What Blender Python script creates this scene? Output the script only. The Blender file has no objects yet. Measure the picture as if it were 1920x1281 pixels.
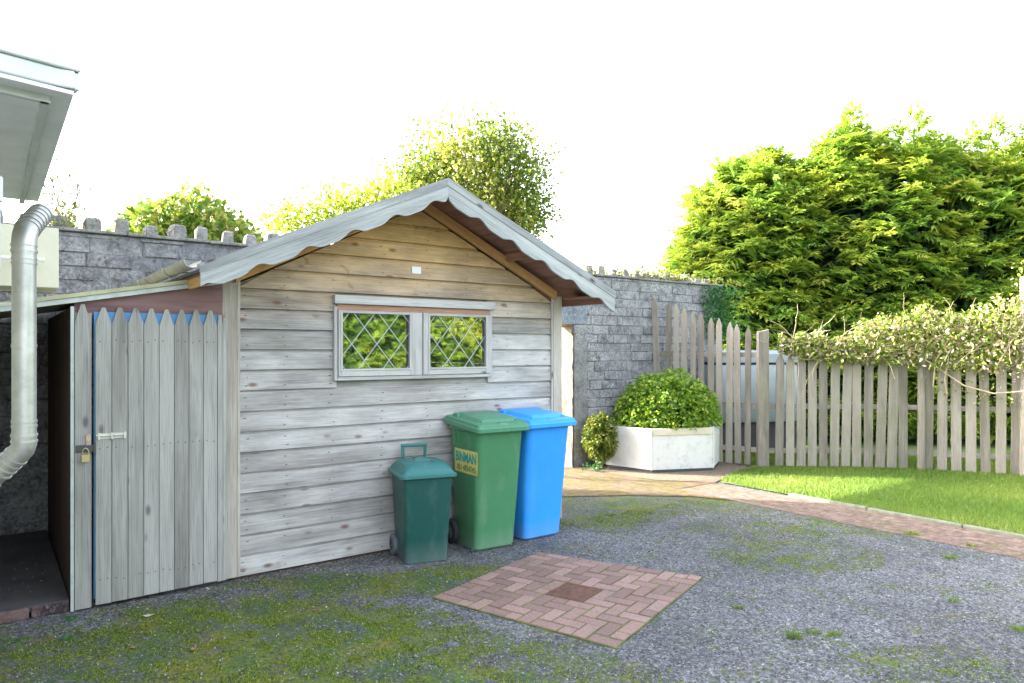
import bpy, math, random
import numpy as np
from mathutils import Vector, Matrix
R = math.radians
sc = bpy.context.scene
col = sc.collection
random.seed(7)
RNG = np.random.default_rng(11)

# ------------------------------------------------------------------ camera
cam_d = bpy.data.cameras.new('camera'); cam = bpy.data.objects.new('camera', cam_d); col.objects.link(cam)
cam.location = (0, 0, 1.7); cam.rotation_euler = (R(90), 0, 0)
cam_d.sensor_width = 36; cam_d.lens = 36 * 1330 / 1920
cam_d.shift_y = 16.5 / 1920
cam_d.clip_start = 0.05; cam_d.clip_end = 2000
sc.camera = cam

# ------------------------------------------------------------------ sky and sun
SUN_EL = R(22.8)
SUN_DIR = Vector((-0.970 * math.cos(SUN_EL), 0.243 * math.cos(SUN_EL), math.sin(SUN_EL)))   # towards the sun
w = bpy.data.worlds.new('World'); sc.world = w; w.use_nodes = True
wn = w.node_tree.nodes; wl = w.node_tree.links
bg = wn['Background']; bg.inputs['Strength'].default_value = 0.15
sky = wn.new('ShaderNodeTexSky'); sky.sky_type = 'NISHITA'; sky.sun_disc = False
sky.sun_elevation = SUN_EL
sky.sun_rotation = math.atan2(SUN_DIR.x, SUN_DIR.y)
sky.dust_density = 5.0; sky.air_density = 1.0; sky.ozone_density = 1.0
hs = wn.new('ShaderNodeHueSaturation'); hs.inputs['Saturation'].default_value = .48
wl.new(sky.outputs['Color'], hs.inputs['Color']); wl.new(hs.outputs['Color'], bg.inputs['Color'])
sl = bpy.data.lights.new('sun', 'SUN'); sl.energy = 2.7; sl.angle = R(0.6); sl.color = (1.0, 0.93, 0.80)
so = bpy.data.objects.new('sun', sl); col.objects.link(so)
so.rotation_euler = SUN_DIR.to_track_quat('Z', 'Y').to_euler(); so.location = (-20, 5, 12)
sc.view_settings.view_transform = 'Standard'; sc.view_settings.look = 'None'
sc.view_settings.exposure = 3.25; sc.view_settings.gamma = 1

# ------------------------------------------------------------------ frames and helpers
ANG = R(36.4)
U = Vector((math.cos(ANG), math.sin(ANG), 0)); N = Vector((-math.sin(ANG), math.cos(ANG), 0))
O = Vector((-2.052, 5.28, 0))                     # foot of the shed's left front corner
def SD(s, d, z=0): return O + U * s + N * d + Vector((0, 0, z))

def tag(o, label=None, cat=None, group=None, kind=None):
    if label: o['label'] = label
    if cat: o['category'] = cat
    if group: o['group'] = group
    if kind: o['kind'] = kind
    return o
def thing(name, label, cat, loc=(0, 0, 0), rz=0, group=None):
    o = bpy.data.objects.new(name, None); col.objects.link(o)
    o.location = loc; o.rotation_euler = (0, 0, rz); o.empty_display_size = .2
    return tag(o, label, cat, group)

class MB:
    def __init__(s): s.v = []; s.f = []; s.uv = []; s.r = []; s.m = []
    def face(s, pts, g=None, r=0.5, mi=0, off=None):
        pts = [Vector(p) for p in pts]
        b = len(s.v); s.v += [tuple(p) for p in pts]; s.f.append(tuple(range(b, b + len(pts))))
        if g is None: g = Vector((1, 0, 0))
        g = Vector(g)
        n = (pts[1] - pts[0]).cross(pts[2] - pts[0])
        if n.length < 1e-12: n = Vector((0, 0, 1))
        n.normalize()
        t = n.cross(g)
        if t.length < .3:
            t = Vector((n.y, n.z, n.x)); t = n.cross(t)
            g = t.cross(n)
        t.normalize()
        if (abs(t.x), abs(t.y), abs(t.z)) and (t.x + t.y + t.z) < 0: t = -t
        o = off if off is not None else r * 37.0
        s.uv += [(p.dot(g) + o * 3.1, p.dot(t) + o) for p in pts]
        s.r.append(r); s.m.append(mi)
    def hull8(s, P, g=None, r=.5, mi=0):          # P: bottom 4 ccw, top 4 ccw
        for q in ((3, 2, 1, 0), (4, 5, 6, 7), (0, 1, 5, 4), (1, 2, 6, 5), (2, 3, 7, 6), (3, 0, 4, 7)):
            s.face([P[i] for i in q], g, r, mi)
    def box(s, x0, x1, y0, y1, z0, z1, g=None, r=.5, mi=0, M=None):
        P = [(x0, y0, z0), (x1, y0, z0), (x1, y1, z0), (x0, y1, z0), (x0, y0, z1), (x1, y0, z1), (x1, y1, z1), (x0, y1, z1)]
        if M is not None: P = [M @ Vector(p) for p in P]
        if g is None:
            e = (x1 - x0, y1 - y0, z1 - z0); k = e.index(max(e)); g = [(1, 0, 0), (0, 1, 0), (0, 0, 1)][k]
            if M is not None: g = M.to_3x3() @ Vector(g)
        s.hull8(P, g, r, mi)
    def prism(s, pts, off, g=None, r=.5, mi=0):   # polygon (ccw seen against off) swept by off
        pts = [Vector(p) for p in pts]; off = Vector(off); q = [p + off for p in pts]
        s.face(pts[::-1], g, r, mi); s.face(q, g, r, mi)
        n = len(pts)
        for i in range(n):
            j = (i + 1) % n; s.face([pts[i], pts[j], q[j], q[i]], g, r, mi)
    def tube(s, path, rad, n=12, r=.5, mi=0, caps=True):
        path = [Vector(p) for p in path]
        if not hasattr(rad, '__len__'): rad = [rad] * len(path)
        rings = []; ref = None
        for i, p in enumerate(path):
            t = (path[min(i + 1, len(path) - 1)] - path[max(i - 1, 0)]).normalized()
            if ref is None:
                ref = Vector((0, 0, 1)) if abs(t.z) < .9 else Vector((1, 0, 0))
            a = (ref - t * ref.dot(t)).normalized(); ref = a; b = t.cross(a)
            rings.append([p + (a * math.cos(k * 2 * math.pi / n) + b * math.sin(k * 2 * math.pi / n)) * rad[i] for k in range(n)])
        for i in range(len(rings) - 1):
            g = (path[i + 1] - path[i]).normalized()
            for k in range(n):
                j = (k + 1) % n
                s.face([rings[i][k], rings[i][j], rings[i + 1][j], rings[i + 1][k]], g, r, mi)
        if caps:
            s.face(rings[0][::-1], None, r, mi); s.face(rings[-1], None, r, mi)
    def loft(s, rings, r=.5, mi=0, caps=True, g=(0, 0, 1)):
        for a, b in zip(rings[:-1], rings[1:]):
            n = len(a)
            for k in range(n):
                j = (k + 1) % n; s.face([a[k], a[j], b[j], b[k]], g, r, mi)
        if caps:
            s.face(rings[0][::-1], g, r, mi); s.face(rings[-1], g, r, mi)
    def build(s, name, mats, parent=None, bevel=0, smooth=False, seg=2, weld=True):
        me = bpy.data.meshes.new(name); me.from_pydata(s.v, [], s.f)
        if not isinstance(mats, (list, tuple)): mats = [mats]
        for m in mats: me.materials.append(m)
        uvl = me.uv_layers.new(name='UVMap'); uvl.data.foreach_set('uv', np.array(s.uv, dtype=np.float32).ravel())
        at = me.attributes.new('rnd', 'FLOAT', 'FACE'); at.data.foreach_set('value', np.array(s.r, dtype=np.float32))
        me.polygons.foreach_set('material_index', np.array(s.m, dtype=np.int32))
        if weld:
            import bmesh
            bm = bmesh.new(); bm.from_mesh(me); bmesh.ops.remove_doubles(bm, verts=bm.verts, dist=1e-5)
            bmesh.ops.recalc_face_normals(bm, faces=bm.faces); bm.to_mesh(me); bm.free()
        if smooth:
            me.polygons.foreach_set('use_smooth', [True] * len(me.polygons))
            try: me.set_sharp_from_angle(angle=R(35))
            except Exception: pass
        o = bpy.data.objects.new(name, me); col.objects.link(o)
        if parent: o.parent = parent
        if bevel:
            b = o.modifiers.new('bevel', 'BEVEL'); b.width = bevel; b.segments = seg; b.limit_method = 'ANGLE'; b.angle_limit = R(35)
        return o

def npmesh(name, verts, k, rnd, mat, parent=None):
    """verts (F*k,3): every k consecutive vertices are one face"""
    verts = np.asarray(verts, dtype=np.float32).reshape(-1, 3); nf = len(verts) // k
    me = bpy.data.meshes.new(name); me.vertices.add(len(verts)); me.vertices.foreach_set('co', verts.ravel())
    me.loops.add(len(verts)); me.loops.foreach_set('vertex_index', np.arange(len(verts), dtype=np.int32))
    me.polygons.add(nf); me.polygons.foreach_set('loop_start', np.arange(0, nf * k, k, dtype=np.int32))
    me.polygons.foreach_set('loop_total', np.full(nf, k, dtype=np.int32))
    me.update(calc_edges=True); me.validate()
    me.materials.append(mat)
    at = me.attributes.new('rnd', 'FLOAT', 'FACE'); at.data.foreach_set('value', np.asarray(rnd, dtype=np.float32))
    o = bpy.data.objects.new(name, me); col.objects.link(o)
    if parent: o.parent = parent
    return o

def unit(a): return a / np.maximum(np.linalg.norm(a, axis=-1, keepdims=True), 1e-9)
def rhombs(p, a, b, L, W, bend=0.0):
    """leaf quads starting at p along a, widened along b"""
    L = np.asarray(L)[:, None]; W = np.asarray(W)[:, None]
    dn = np.array([0, 0, -1.0])
    q0 = p; q1 = p + a * L * .5 + b * W * .5; q2 = p + a * L + dn * L * bend; q3 = p + a * L * .5 - b * W * .5
    return np.stack([q0, q1, q2, q3], axis=1).reshape(-1, 3)
def leaves(name, cen, size, rnd, mat, parent=None, aspect=.6, flat=0.0, outward=None):
    n = len(cen); a = RNG.normal(size=(n, 3))
    if outward is not None: a = a + outward * 1.2
    a[:, 2] *= (1 - flat); a = unit(a)
    t = RNG.normal(size=(n, 3)); b = unit(np.cross(a, t))
    v = rhombs(cen - a * size[:, None] * .5, a, b, size, size * aspect, .15)
    return npmesh(name, v, 4, rnd, mat, parent)

# ------------------------------------------------------------------ materials
def mat(name):
    m = bpy.data.materials.new(name); m.use_nodes = True; nt = m.node_tree
    return m, nt, nt.nodes['Principled BSDF']
def nd(nt, t, **k):
    n = nt.nodes.new(t)
    for a, v in k.items(): setattr(n, a, v)
    return n
def ramp(nt, src, stops, interp='LINEAR'):
    n = nt.nodes.new('ShaderNodeValToRGB'); cr = n.color_ramp; cr.interpolation = interp
    while len(cr.elements) < len(stops): cr.elements.new(0.5)
    for e, (p, c) in zip(cr.elements, stops):
        e.position = p; e.color = (c[0], c[1], c[2], 1) if hasattr(c, '__len__') else (c, c, c, 1)
    nt.links.new(src, n.inputs[0]); return n.outputs[0]
def noise(nt, vec, scale, detail=4, rough=.55, dist=0):
    n = nt.nodes.new('ShaderNodeTexNoise'); n.inputs['Scale'].default_value = scale
    n.inputs['Detail'].default_value = detail; n.inputs['Roughness'].default_value = rough; n.inputs['Distortion'].default_value = dist
    if vec is not None: nt.links.new(vec, n.inputs['Vector'])
    return n.outputs['Fac']
def mapping(nt, vec, scale=(1, 1, 1), loc=(0, 0, 0), rot=(0, 0, 0)):
    n = nt.nodes.new('ShaderNodeMapping'); n.inputs['Scale'].default_value = scale; n.inputs['Location'].default_value = loc
    n.inputs['Rotation'].default_value = rot
    nt.links.new(vec, n.inputs['Vector']); return n.outputs[0]
def mix(nt, f, a, b, mode='MIX'):
    n = nt.nodes.new('ShaderNodeMix'); n.data_type = 'RGBA'; n.blend_type = mode
    for i, x in ((0, f), (6, a), (7, b)):
        if hasattr(x, 'links') or hasattr(x, 'is_linked'): nt.links.new(x, n.inputs[i])
        elif hasattr(x, '__len__'): n.inputs[i].default_value = (x[0], x[1], x[2], 1)
        else: n.inputs[i].default_value = x
    return n.outputs[2]
def math_(nt, op, a, b=None, c=None, clamp=False):
    n = nt.nodes.new('ShaderNodeMath'); n.operation = op; n.use_clamp = clamp
    for i, x in enumerate((a, b, c)):
        if x is None: continue
        if hasattr(x, 'is_linked'): nt.links.new(x, n.inputs[i])
        else: n.inputs[i].default_value = x
    return n.outputs[0]
def bump(nt, p, h, strength=.4, dist=.01):
    b = nt.nodes.new('ShaderNodeBump'); b.inputs['Strength'].default_value = strength; b.inputs['Distance'].default_value = dist
    nt.links.new(h, b.inputs['Height']); nt.links.new(b.outputs[0], p.inputs['Normal'])
def attr(nt, name='rnd'):
    n = nt.nodes.new('ShaderNodeAttribute'); n.attribute_name = name; return n.outputs['Fac']
def texco(nt, k='Object'): return nt.nodes.new('ShaderNodeTexCoord').outputs[k]
def sep(nt, v):
    n = nt.nodes.new('ShaderNodeSeparateXYZ'); nt.links.new(v, n.inputs[0]); return n.outputs

def wood(name, lo, hi, warm=None, warm_z=None, knots=True, moss=0, rough=.85, var=.35, knotcol=(.05, .035, .025), grain=(1.6, 55)):
    m, nt, p = mat(name); L = nt.links
    uv = texco(nt, 'UV'); ob = texco(nt, 'Object')
    g1 = noise(nt, mapping(nt, uv, (grain[0], grain[1], 1)), 1, 6, .65, .3)
    g2 = noise(nt, mapping(nt, uv, (.9, 6, 1)), 1, 3, .6, .5)
    g3 = noise(nt, mapping(nt, uv, (grain[0] * 3, grain[1] * 3.2, 1)), 1, 3, .6)
    f = math_(nt, 'ADD', math_(nt, 'MULTIPLY', g1, .42), math_(nt, 'MULTIPLY', g2, .73))
    f = math_(nt, 'ADD', f, math_(nt, 'MULTIPLY', math_(nt, 'SUBTRACT', attr(nt), .5), var))
    c = ramp(nt, f, [(.32, lo), (.72, hi)])
    if warm is not None:
        x = sep(nt, ob)
        z = math_(nt, 'ADD', x[2], math_(nt, 'MULTIPLY', math_(nt, 'SUBTRACT', g2, .5), .9))
        wf = math_(nt, 'MULTIPLY_ADD', z, 1.0 / (warm_z[1] - warm_z[0]), -warm_z[0] / (warm_z[1] - warm_z[0]), clamp=True)
        c = mix(nt, math_(nt, 'MULTIPLY', wf, .95), c, mix(nt, g1, warm[0], warm[1]))
        st_ = ramp(nt, noise(nt, mapping(nt, ob, (5, 5, 9)), 1, 4, .7, .8), [(.60, 0), (.70, 1)])
        c = mix(nt, math_(nt, 'MULTIPLY', st_, math_(nt, 'MULTIPLY_ADD', wf, .5, .18)), c, (.26, .12, .055))
        bl = ramp(nt, noise(nt, mapping(nt, ob, (2.2, 2.2, 7)), 1, 5, .6), [(.35, .74), (.65, 1.15)])
        c = mix(nt, .8, c, bl, 'MULTIPLY')
    if knots:
        v = nt.nodes.new('ShaderNodeTexVoronoi'); v.inputs['Scale'].default_value = 1; L.new(mapping(nt, uv, (3.4, 7.5, 1)), v.inputs['Vector'])
        k = ramp(nt, v.outputs['Distance'], [(.06, 1), (.17, 0)])
        sel = sep(nt, v.outputs['Color'])[0]
        k = math_(nt, 'MULTIPLY', k, math_(nt, 'GREATER_THAN', sel, .42))
        c = mix(nt, math_(nt, 'MULTIPLY', k, .8), c, knotcol)
    fine = ramp(nt, g3, [(.30, .62), (.52, 1)])
    c = mix(nt, .8, c, fine, 'MULTIPLY')
    if moss:
        mz = ramp(nt, noise(nt, ob, 2.2, 5), [(.5, 0), (.7, 1)])
        c = mix(nt, math_(nt, 'MULTIPLY', mz, moss), c, (.16, .17, .07))
    L.new(c, p.inputs['Base Color']); p.inputs['Roughness'].default_value = rough
    p.inputs['Specular IOR Level'].default_value = .25
    bump(nt, p, math_(nt, 'ADD', math_(nt, 'MULTIPLY', g1, .6), g3), .45, .004)
    return m

def plain(name, c, rough=.6, spec=.5, var=.12, metal=0, scale=6, dirt=None):
    m, nt, p = mat(name); ob = texco(nt)
    n1 = noise(nt, ob, scale, 5, .6)
    a = [x * (1 - var) for x in c]; b = [min(1, x * (1 + var)) for x in c]
    cc = ramp(nt, n1, [(.3, a), (.7, b)])
    if dirt:
        d = ramp(nt, noise(nt, ob, scale * 2.3, 6, .7), [(dirt[1], 0), (dirt[1] + .2, 1)])
        cc = mix(nt, math_(nt, 'MULTIPLY', d, dirt[2]), cc, dirt[0])
    nt.links.new(cc, p.inputs['Base Color']); p.inputs['Roughness'].default_value = rough
    p.inputs['Specular IOR Level'].default_value = spec; p.inputs['Metallic'].default_value = metal
    bump(nt, p, noise(nt, ob, scale * 12, 4, .6), .12, .003)
    return m

def foliage(name, stops, trans=.35, rough=.6, spec=.25):
    m, nt, p = mat(name); L = nt.links
    c = ramp(nt, attr(nt), stops)
    L.new(c, p.inputs['Base Color']); p.inputs['Roughness'].default_value = rough; p.inputs['Specular IOR Level'].default_value = spec
    t = nt.nodes.new('ShaderNodeBsdfTranslucent'); L.new(mix(nt, .5, c, (1, .95, .35), 'MULTIPLY'), t.inputs['Color'])
    s = nt.nodes.new('ShaderNodeMixShader'); s.inputs[0].default_value = trans
    L.new(p.outputs[0], s.inputs[1]); L.new(t.outputs[0], s.inputs[2]); L.new(s.outputs[0], nt.nodes['Material Output'].inputs['Surface'])
    return m

M_wall = wood('weathered_cladding', (.215, .20, .185), (.55, .535, .51), warm=((.44, .24, .085), (.68, .47, .20)), warm_z=(1.9, 2.6), var=.30, knotcol=(.16, .07, .04))
M_trim = wood('weathered_trim', (.25, .21, .17), (.50, .46, .40), var=.2)
M_barge = wood('bleached_bargeboard', (.20, .21, .205), (.47, .49, .48), var=.15, knotcol=(.16, .15, .14))
M_rafter = wood('sheltered_timber', (.44, .22, .08), (.68, .42, .18), var=.2, knotcol=(.14, .07, .03))
M_under = wood('roof_boards', (.19, .085, .055), (.36, .19, .13), var=.3, knots=False)
M_win = wood('window_timber', (.28, .265, .25), (.53, .52, .50), var=.2, grain=(2, 70))
M_winred = wood('window_head_timber', (.30, .16, .10), (.45, .28, .2), var=.2, knots=False)
M_door = wood('door_boards', (.20, .195, .175), (.40, .395, .365), var=.4, grain=(1.2, 45), knotcol=(.09, .085, .09))
M_fence = wood('fence_timber', (.16, .14, .115), (.36, .32, .27), var=.35, moss=.3, knots=False)
M_ply = wood('maroon_plywood', (.15, .085, .085), (.26, .16, .155), var=.1, knots=False, grain=(.8, 10))
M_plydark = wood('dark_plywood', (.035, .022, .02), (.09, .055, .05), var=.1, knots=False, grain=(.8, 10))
M_blue = plain('blue_paint', (.06, .24, .50), .5)
M_bluedark = plain('dark_green_paint', (.03, .06, .045), .6)
M_white = plain('white_paint', (.75, .76, .74), .45, var=.05)
M_cream = plain('cream_render', (.62, .60, .48), .8, var=.06)
M_fascia = plain('grey_white_fascia', (.50, .54, .51), .55, var=.10, dirt=((.25, .33, .24), .5, .5))
M_soffit = plain('soffit_board', (.72, .74, .72), .7, var=.08)
M_soffit2 = plain('soffit_ply', (.62, .58, .42), .7, var=.15, scale=3)
M_metal = plain('galvanised_steel', (.50, .50, .47), .42, .5, .18, metal=.75, scale=7, dirt=((.30, .31, .27), .5, .5))
M_brass = plain('brass', (.45, .38, .18), .4, metal=.8)
M_dark = plain('dark_metal', (.05, .055, .06), .5)
M_rubber = plain('black_rubber', (.03, .03, .033), .7)
M_gutter = plain('weathered_gutter', (.42, .40, .35), .6, var=.15, dirt=((.2, .2, .16), .5, .6))
M_roof = plain('grey_roof_felt', (.16, .17, .16), .9, var=.25, scale=14)
M_tile = plain('concrete_roof_tile', (.12, .09, .08), .9, var=.2, scale=9)
M_conc = plain('concrete', (.30, .29, .27), .9, var=.2, scale=10)
M_concdark = plain('stained_concrete', (.07, .065, .07), .85, var=.3, scale=4)
M_lead = plain('lead_strip', (.40, .43, .46), .4, metal=.3)
M_plaster = plain('rough_plaster', (.155, .135, .105), .95, var=.3, scale=9, dirt=((.25, .23, .2), .5, .8))
M_tank = plain('pale_tank', (.34, .38, .40), .45, var=.08)
M_bark = wood('bark', (.07, .05, .035), (.17, .13, .09), knots=False)
M_twig = plain('twig', (.42, .33, .22), .8, var=.2)
M_soil = plain('soil', (.16, .12, .085), .95, var=.4, scale=18)

def stone_mat(name, lo, hi, lich=.5):
    m, nt, p = mat(name); ob = texco(nt)
    a = noise(nt, ob, 7, 8, .7); b = noise(nt, ob, 34, 6, .75); c0 = noise(nt, ob, 1.1, 3)
    f = math_(nt, 'ADD', math_(nt, 'MULTIPLY', a, .55), math_(nt, 'MULTIPLY', b, .45))
    f = math_(nt, 'ADD', f, math_(nt, 'MULTIPLY', math_(nt, 'SUBTRACT', attr(nt), .5), .09))
    c = ramp(nt, f, [(.38, lo), (.58, hi)])
    pit = ramp(nt, noise(nt, ob, 21, 5, .8), [(.34, .45), (.46, 1)])
    c = mix(nt, 1, c, pit, 'MULTIPLY')
    li = ramp(nt, math_(nt, 'ADD', math_(nt, 'MULTIPLY', b, .7), math_(nt, 'MULTIPLY', c0, .3)), [(.52, 0), (.62, 1)])
    c = mix(nt, math_(nt, 'MULTIPLY', li, lich), c, (.46, .46, .45))
    nt.links.new(c, p.inputs['Base Color']); p.inputs['Roughness'].default_value = .95; p.inputs['Specular IOR Level'].default_value = .15
    bump(nt, p, f, .9, .03)
    return m
M_stone = stone_mat('grey_stone', (.125, .125, .132), (.34, .34, .345), .75)
M_mortar = stone_mat('mortar', (.14, .14, .15), (.28, .28, .29), .4)
M_pier = stone_mat('rendered_pier', (.14, .14, .14), (.27, .27, .265), .4)
M_slate = stone_mat('slate_patch', (.12, .14, .17), (.24, .27, .31), .3)
M_merlon = stone_mat('coping', (.15, .15, .14), (.31, .30, .28), .45)

def plastic(name, c, rough=.42, scuff=.2, dust=(.38, .40, .36)):
    m, nt, p = mat(name); ob = texco(nt)
    n1 = noise(nt, ob, 2.2, 4, .6); n2 = noise(nt, mapping(nt, ob, (9, 9, 3)), 1, 6, .7)
    cc = ramp(nt, n1, [(.3, [x * .92 for x in c]), (.7, [min(1, x * 1.08) for x in c])])
    d = ramp(nt, n2, [(.55, 0), (.75, 1)])
    z = sep(nt, ob)[2]
    low = math_(nt, 'MULTIPLY_ADD', z, -6, 1.0, clamp=True)
    dd = math_(nt, 'ADD', math_(nt, 'MULTIPLY', d, scuff), math_(nt, 'MULTIPLY', low, math_(nt, 'MULTIPLY', n2, .5)), clamp=True)
    cc = mix(nt, dd, cc, dust)
    nt.links.new(cc, p.inputs['Base Color'])
    nt.links.new(math_(nt, 'MULTIPLY_ADD', n2, .3, rough - .15), p.inputs['Roughness'])
    p.inputs['Specular IOR Level'].default_value = .45
    bump(nt, p, noise(nt, ob, 260, 2), .06, .001)
    return m
M_green = plastic('green_plastic', (.065, .225, .105))
M_greenlid = plastic('green_lid_plastic', (.075, .24, .14))
M_bluep = plastic('blue_plastic', (.035, .33, .92), scuff=.08)
M_teal = plastic('dark_green_plastic', (.018, .095, .088), scuff=.12)
M_teallid = plastic('faded_green_plastic', (.035, .17, .165), scuff=.18)
M_wheel = plain('wheel_plastic', (.13, .15, .17), .6)

# ------------------------------------------------------------------ ground
def gmat_asphalt():
    m, nt, p = mat('asphalt'); ob = texco(nt)
    v = nt.nodes.new('ShaderNodeTexVoronoi'); v.inputs['Scale'].default_value = 95; nt.links.new(ob, v.inputs['Vector'])
    chip = sep(nt, v.outputs['Color'])
    v2 = nt.nodes.new('ShaderNodeTexVoronoi'); v2.inputs['Scale'].default_value = 52; nt.links.new(ob, v2.inputs['Vector'])
    chip2 = sep(nt, v2.outputs['Color'])
    c = ramp(nt, chip[0], [(0, (.04, .042, .045)), (.5, (.15, .155, .168)), (.8, (.25, .25, .27)), (1, (.5, .5, .51))])
    c2 = ramp(nt, chip2[1], [(0, (.05, .05, .055)), (.6, (.15, .15, .168)), (1, (.34, .335, .35))])
    c = mix(nt, .45, c, c2)
    big = noise(nt, ob, .9, 5, .6); mid = noise(nt, ob, 5, 6, .7); fin = noise(nt, ob, 38, 4, .7)
    c = mix(nt, 1, c, ramp(nt, mid, [(.3, .62), (.62, 1.05)]), 'MULTIPLY')
    c = mix(nt, 1, c, ramp(nt, big, [(.35, .68), (.6, .98)]), 'MULTIPLY')
    # moss stains: soft patches at their places on the yard
    X = sep(nt, ob)
    tot = None
    for (cx, cy, rx, ry, a) in MOSS:
        dx = math_(nt, 'MULTIPLY', math_(nt, 'SUBTRACT', X[0], cx), 1 / rx); dy = math_(nt, 'MULTIPLY', math_(nt, 'SUBTRACT', X[1], cy), 1 / ry)
        q = math_(nt, 'ADD', math_(nt, 'MULTIPLY', dx, dx), math_(nt, 'MULTIPLY', dy, dy))
        e = math_(nt, 'MULTIPLY', math_(nt, 'SUBTRACT', 1, q, clamp=True), a)
        tot = e if tot is None else math_(nt, 'MAXIMUM', tot, e)
    c = mix(nt, math_(nt, 'MULTIPLY', tot, .45), c, mix(nt, 1, c, (.55, .58, .50), 'MULTIPLY'))
    tex = math_(nt, 'ADD', math_(nt, 'MULTIPLY', mid, .55), math_(nt, 'ADD', math_(nt, 'MULTIPLY', fin, .5), math_(nt, 'MULTIPLY', noise(nt, ob, 1.9, 4, .6), .35)))
    grit = math_(nt, 'MULTIPLY', math_(nt, 'SUBTRACT', noise(nt, ob, 75, 3, .8), .5), .55)
    grit = math_(nt, 'ADD', grit, math_(nt, 'MULTIPLY', math_(nt, 'SUBTRACT', chip2[2], .5), .16))
    mm = math_(nt, 'ADD', math_(nt, 'ADD', math_(nt, 'MULTIPLY', math_(nt, 'POWER', tot, .6), .33), math_(nt, 'MULTIPLY', grit, 1.7)), math_(nt, 'MULTIPLY', math_(nt, 'SUBTRACT', tex, .70), 1.9))
    mask = ramp(nt, mm, [(.13, 0), (.26, 1)])
    hue = ramp(nt, noise(nt, ob, 2.6, 4), [(.35, (.17, .16, .02)), (.5, (.11, .16, .018)), (.65, (.06, .12, .02))])
    hue = mix(nt, 1, hue, ramp(nt, fin, [(.3, .35), (.65, 1.2)]), 'MULTIPLY')
    c = mix(nt, math_(nt, 'MULTIPLY', mask, .92), c, hue)
    nt.links.new(c, p.inputs['Base Color']); p.inputs['Roughness'].default_value = .85; p.inputs['Specular IOR Level'].default_value = .3
    h = math_(nt, 'ADD', math_(nt, 'MULTIPLY', v2.outputs['Distance'], -1.2), math_(nt, 'MULTIPLY', fin, .8))
    bump(nt, p, math_(nt, 'ADD', h, math_(nt, 'MULTIPLY', mask, .8)), .8, .008)
    return m
# (world x, world y, radius x, radius y, amount)
MOSS = [(-1.35, 3.9, 1.5, .9, 1.15), (-.9, 4.3, .7, .45, .8), (-1.7, 4.55, 1.0, .45, .95), (-.75, 5.15, 1.5, .30, .75), (-.35, 5.45, .5, .2, .95), (2.35, 5.95, .75, .6, .42),
        (-.3, 3.6, 1.2, .6, .55), (1.4, 7.9, 1.8, .7, .55), (2.9, 6.9, 1.3, .5, .3), (.9, 7.2, .7, .6, .6), (-2.9, 3.9, .8, .5, .6), (2.3, 3.7, .6, .4, .3)]
M_asph = gmat_asphalt()

def brick_mat(name, w, h, moss, c1=(.26, .13, .10), c2=(.34, .19, .15), mort=(.10, .085, .07), mosscol=(.15, .115, .010), off=.5):
    m, nt, p = mat(name); ob = texco(nt)
    b = nt.nodes.new('ShaderNodeTexBrick'); nt.links.new(mapping(nt, ob, (1, 1, 1), (0, 0, 0), (0, 0, R(90))), b.inputs['Vector'])
    b.inputs['Scale'].default_value = 1; b.inputs['Brick Width'].default_value = w; b.inputs['Row Height'].default_value = h
    b.inputs['Mortar Size'].default_value = .006; b.offset = off
    b.inputs['Color1'].default_value = (*c1, 1); b.inputs['Color2'].default_value = (*c2, 1); b.inputs['Mortar'].default_value = (*mort, 1)
    n1 = noise(nt, ob, 3.2, 6, .65); n2 = noise(nt, ob, 45, 4, .7)
    c = mix(nt, 1, b.outputs['Color'], ramp(nt, n2, [(.3, .75), (.7, 1.15)]), 'MULTIPLY')
    mk = ramp(nt, math_(nt, 'ADD', math_(nt, 'MULTIPLY', n1, .7), math_(nt, 'ADD', math_(nt, 'MULTIPLY', n2, .3), math_(nt, 'MULTIPLY', b.outputs['Fac'], .12))), [(.62 - moss * .3, 0), (.75 - moss * .3, 1)])
    c = mix(nt, math_(nt, 'MULTIPLY', mk, .85), c, mix(nt, n2, [x * .6 for x in mosscol], mosscol))
    c = mix(nt, 1, c, ramp(nt, noise(nt, ob, 11, 6, .75), [(.38, .45), (.60, 1.15)]), 'MULTIPLY')
    c = mix(nt, math_(nt, 'MULTIPLY', b.outputs['Fac'], .6), c, mort)
    nt.links.new(c, p.inputs['Base Color']); p.inputs['Roughness'].default_value = .9
    bump(nt, p, math_(nt, 'ADD', math_(nt, 'MULTIPLY', b.outputs['Fac'], -1), math_(nt, 'MULTIPLY', n2, .4)), .7, .006)
    return m
M_path = brick_mat('brick_path', .2, .1, .42, c1=(.20, .125, .10), c2=(.26, .17, .14), mosscol=(.17, .15, .06))
M_patio = brick_mat('mossy_brick', .2, .1, .74, c1=(.15, .095, .075), c2=(.20, .13, .10))
M_lawn = plain('lawn_soil', (.11, .18, .04), .95, var=.4, scale=7)
M_ground = plain('far_ground', (.07, .09, .035), .95, var=.3, scale=.6)

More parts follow.
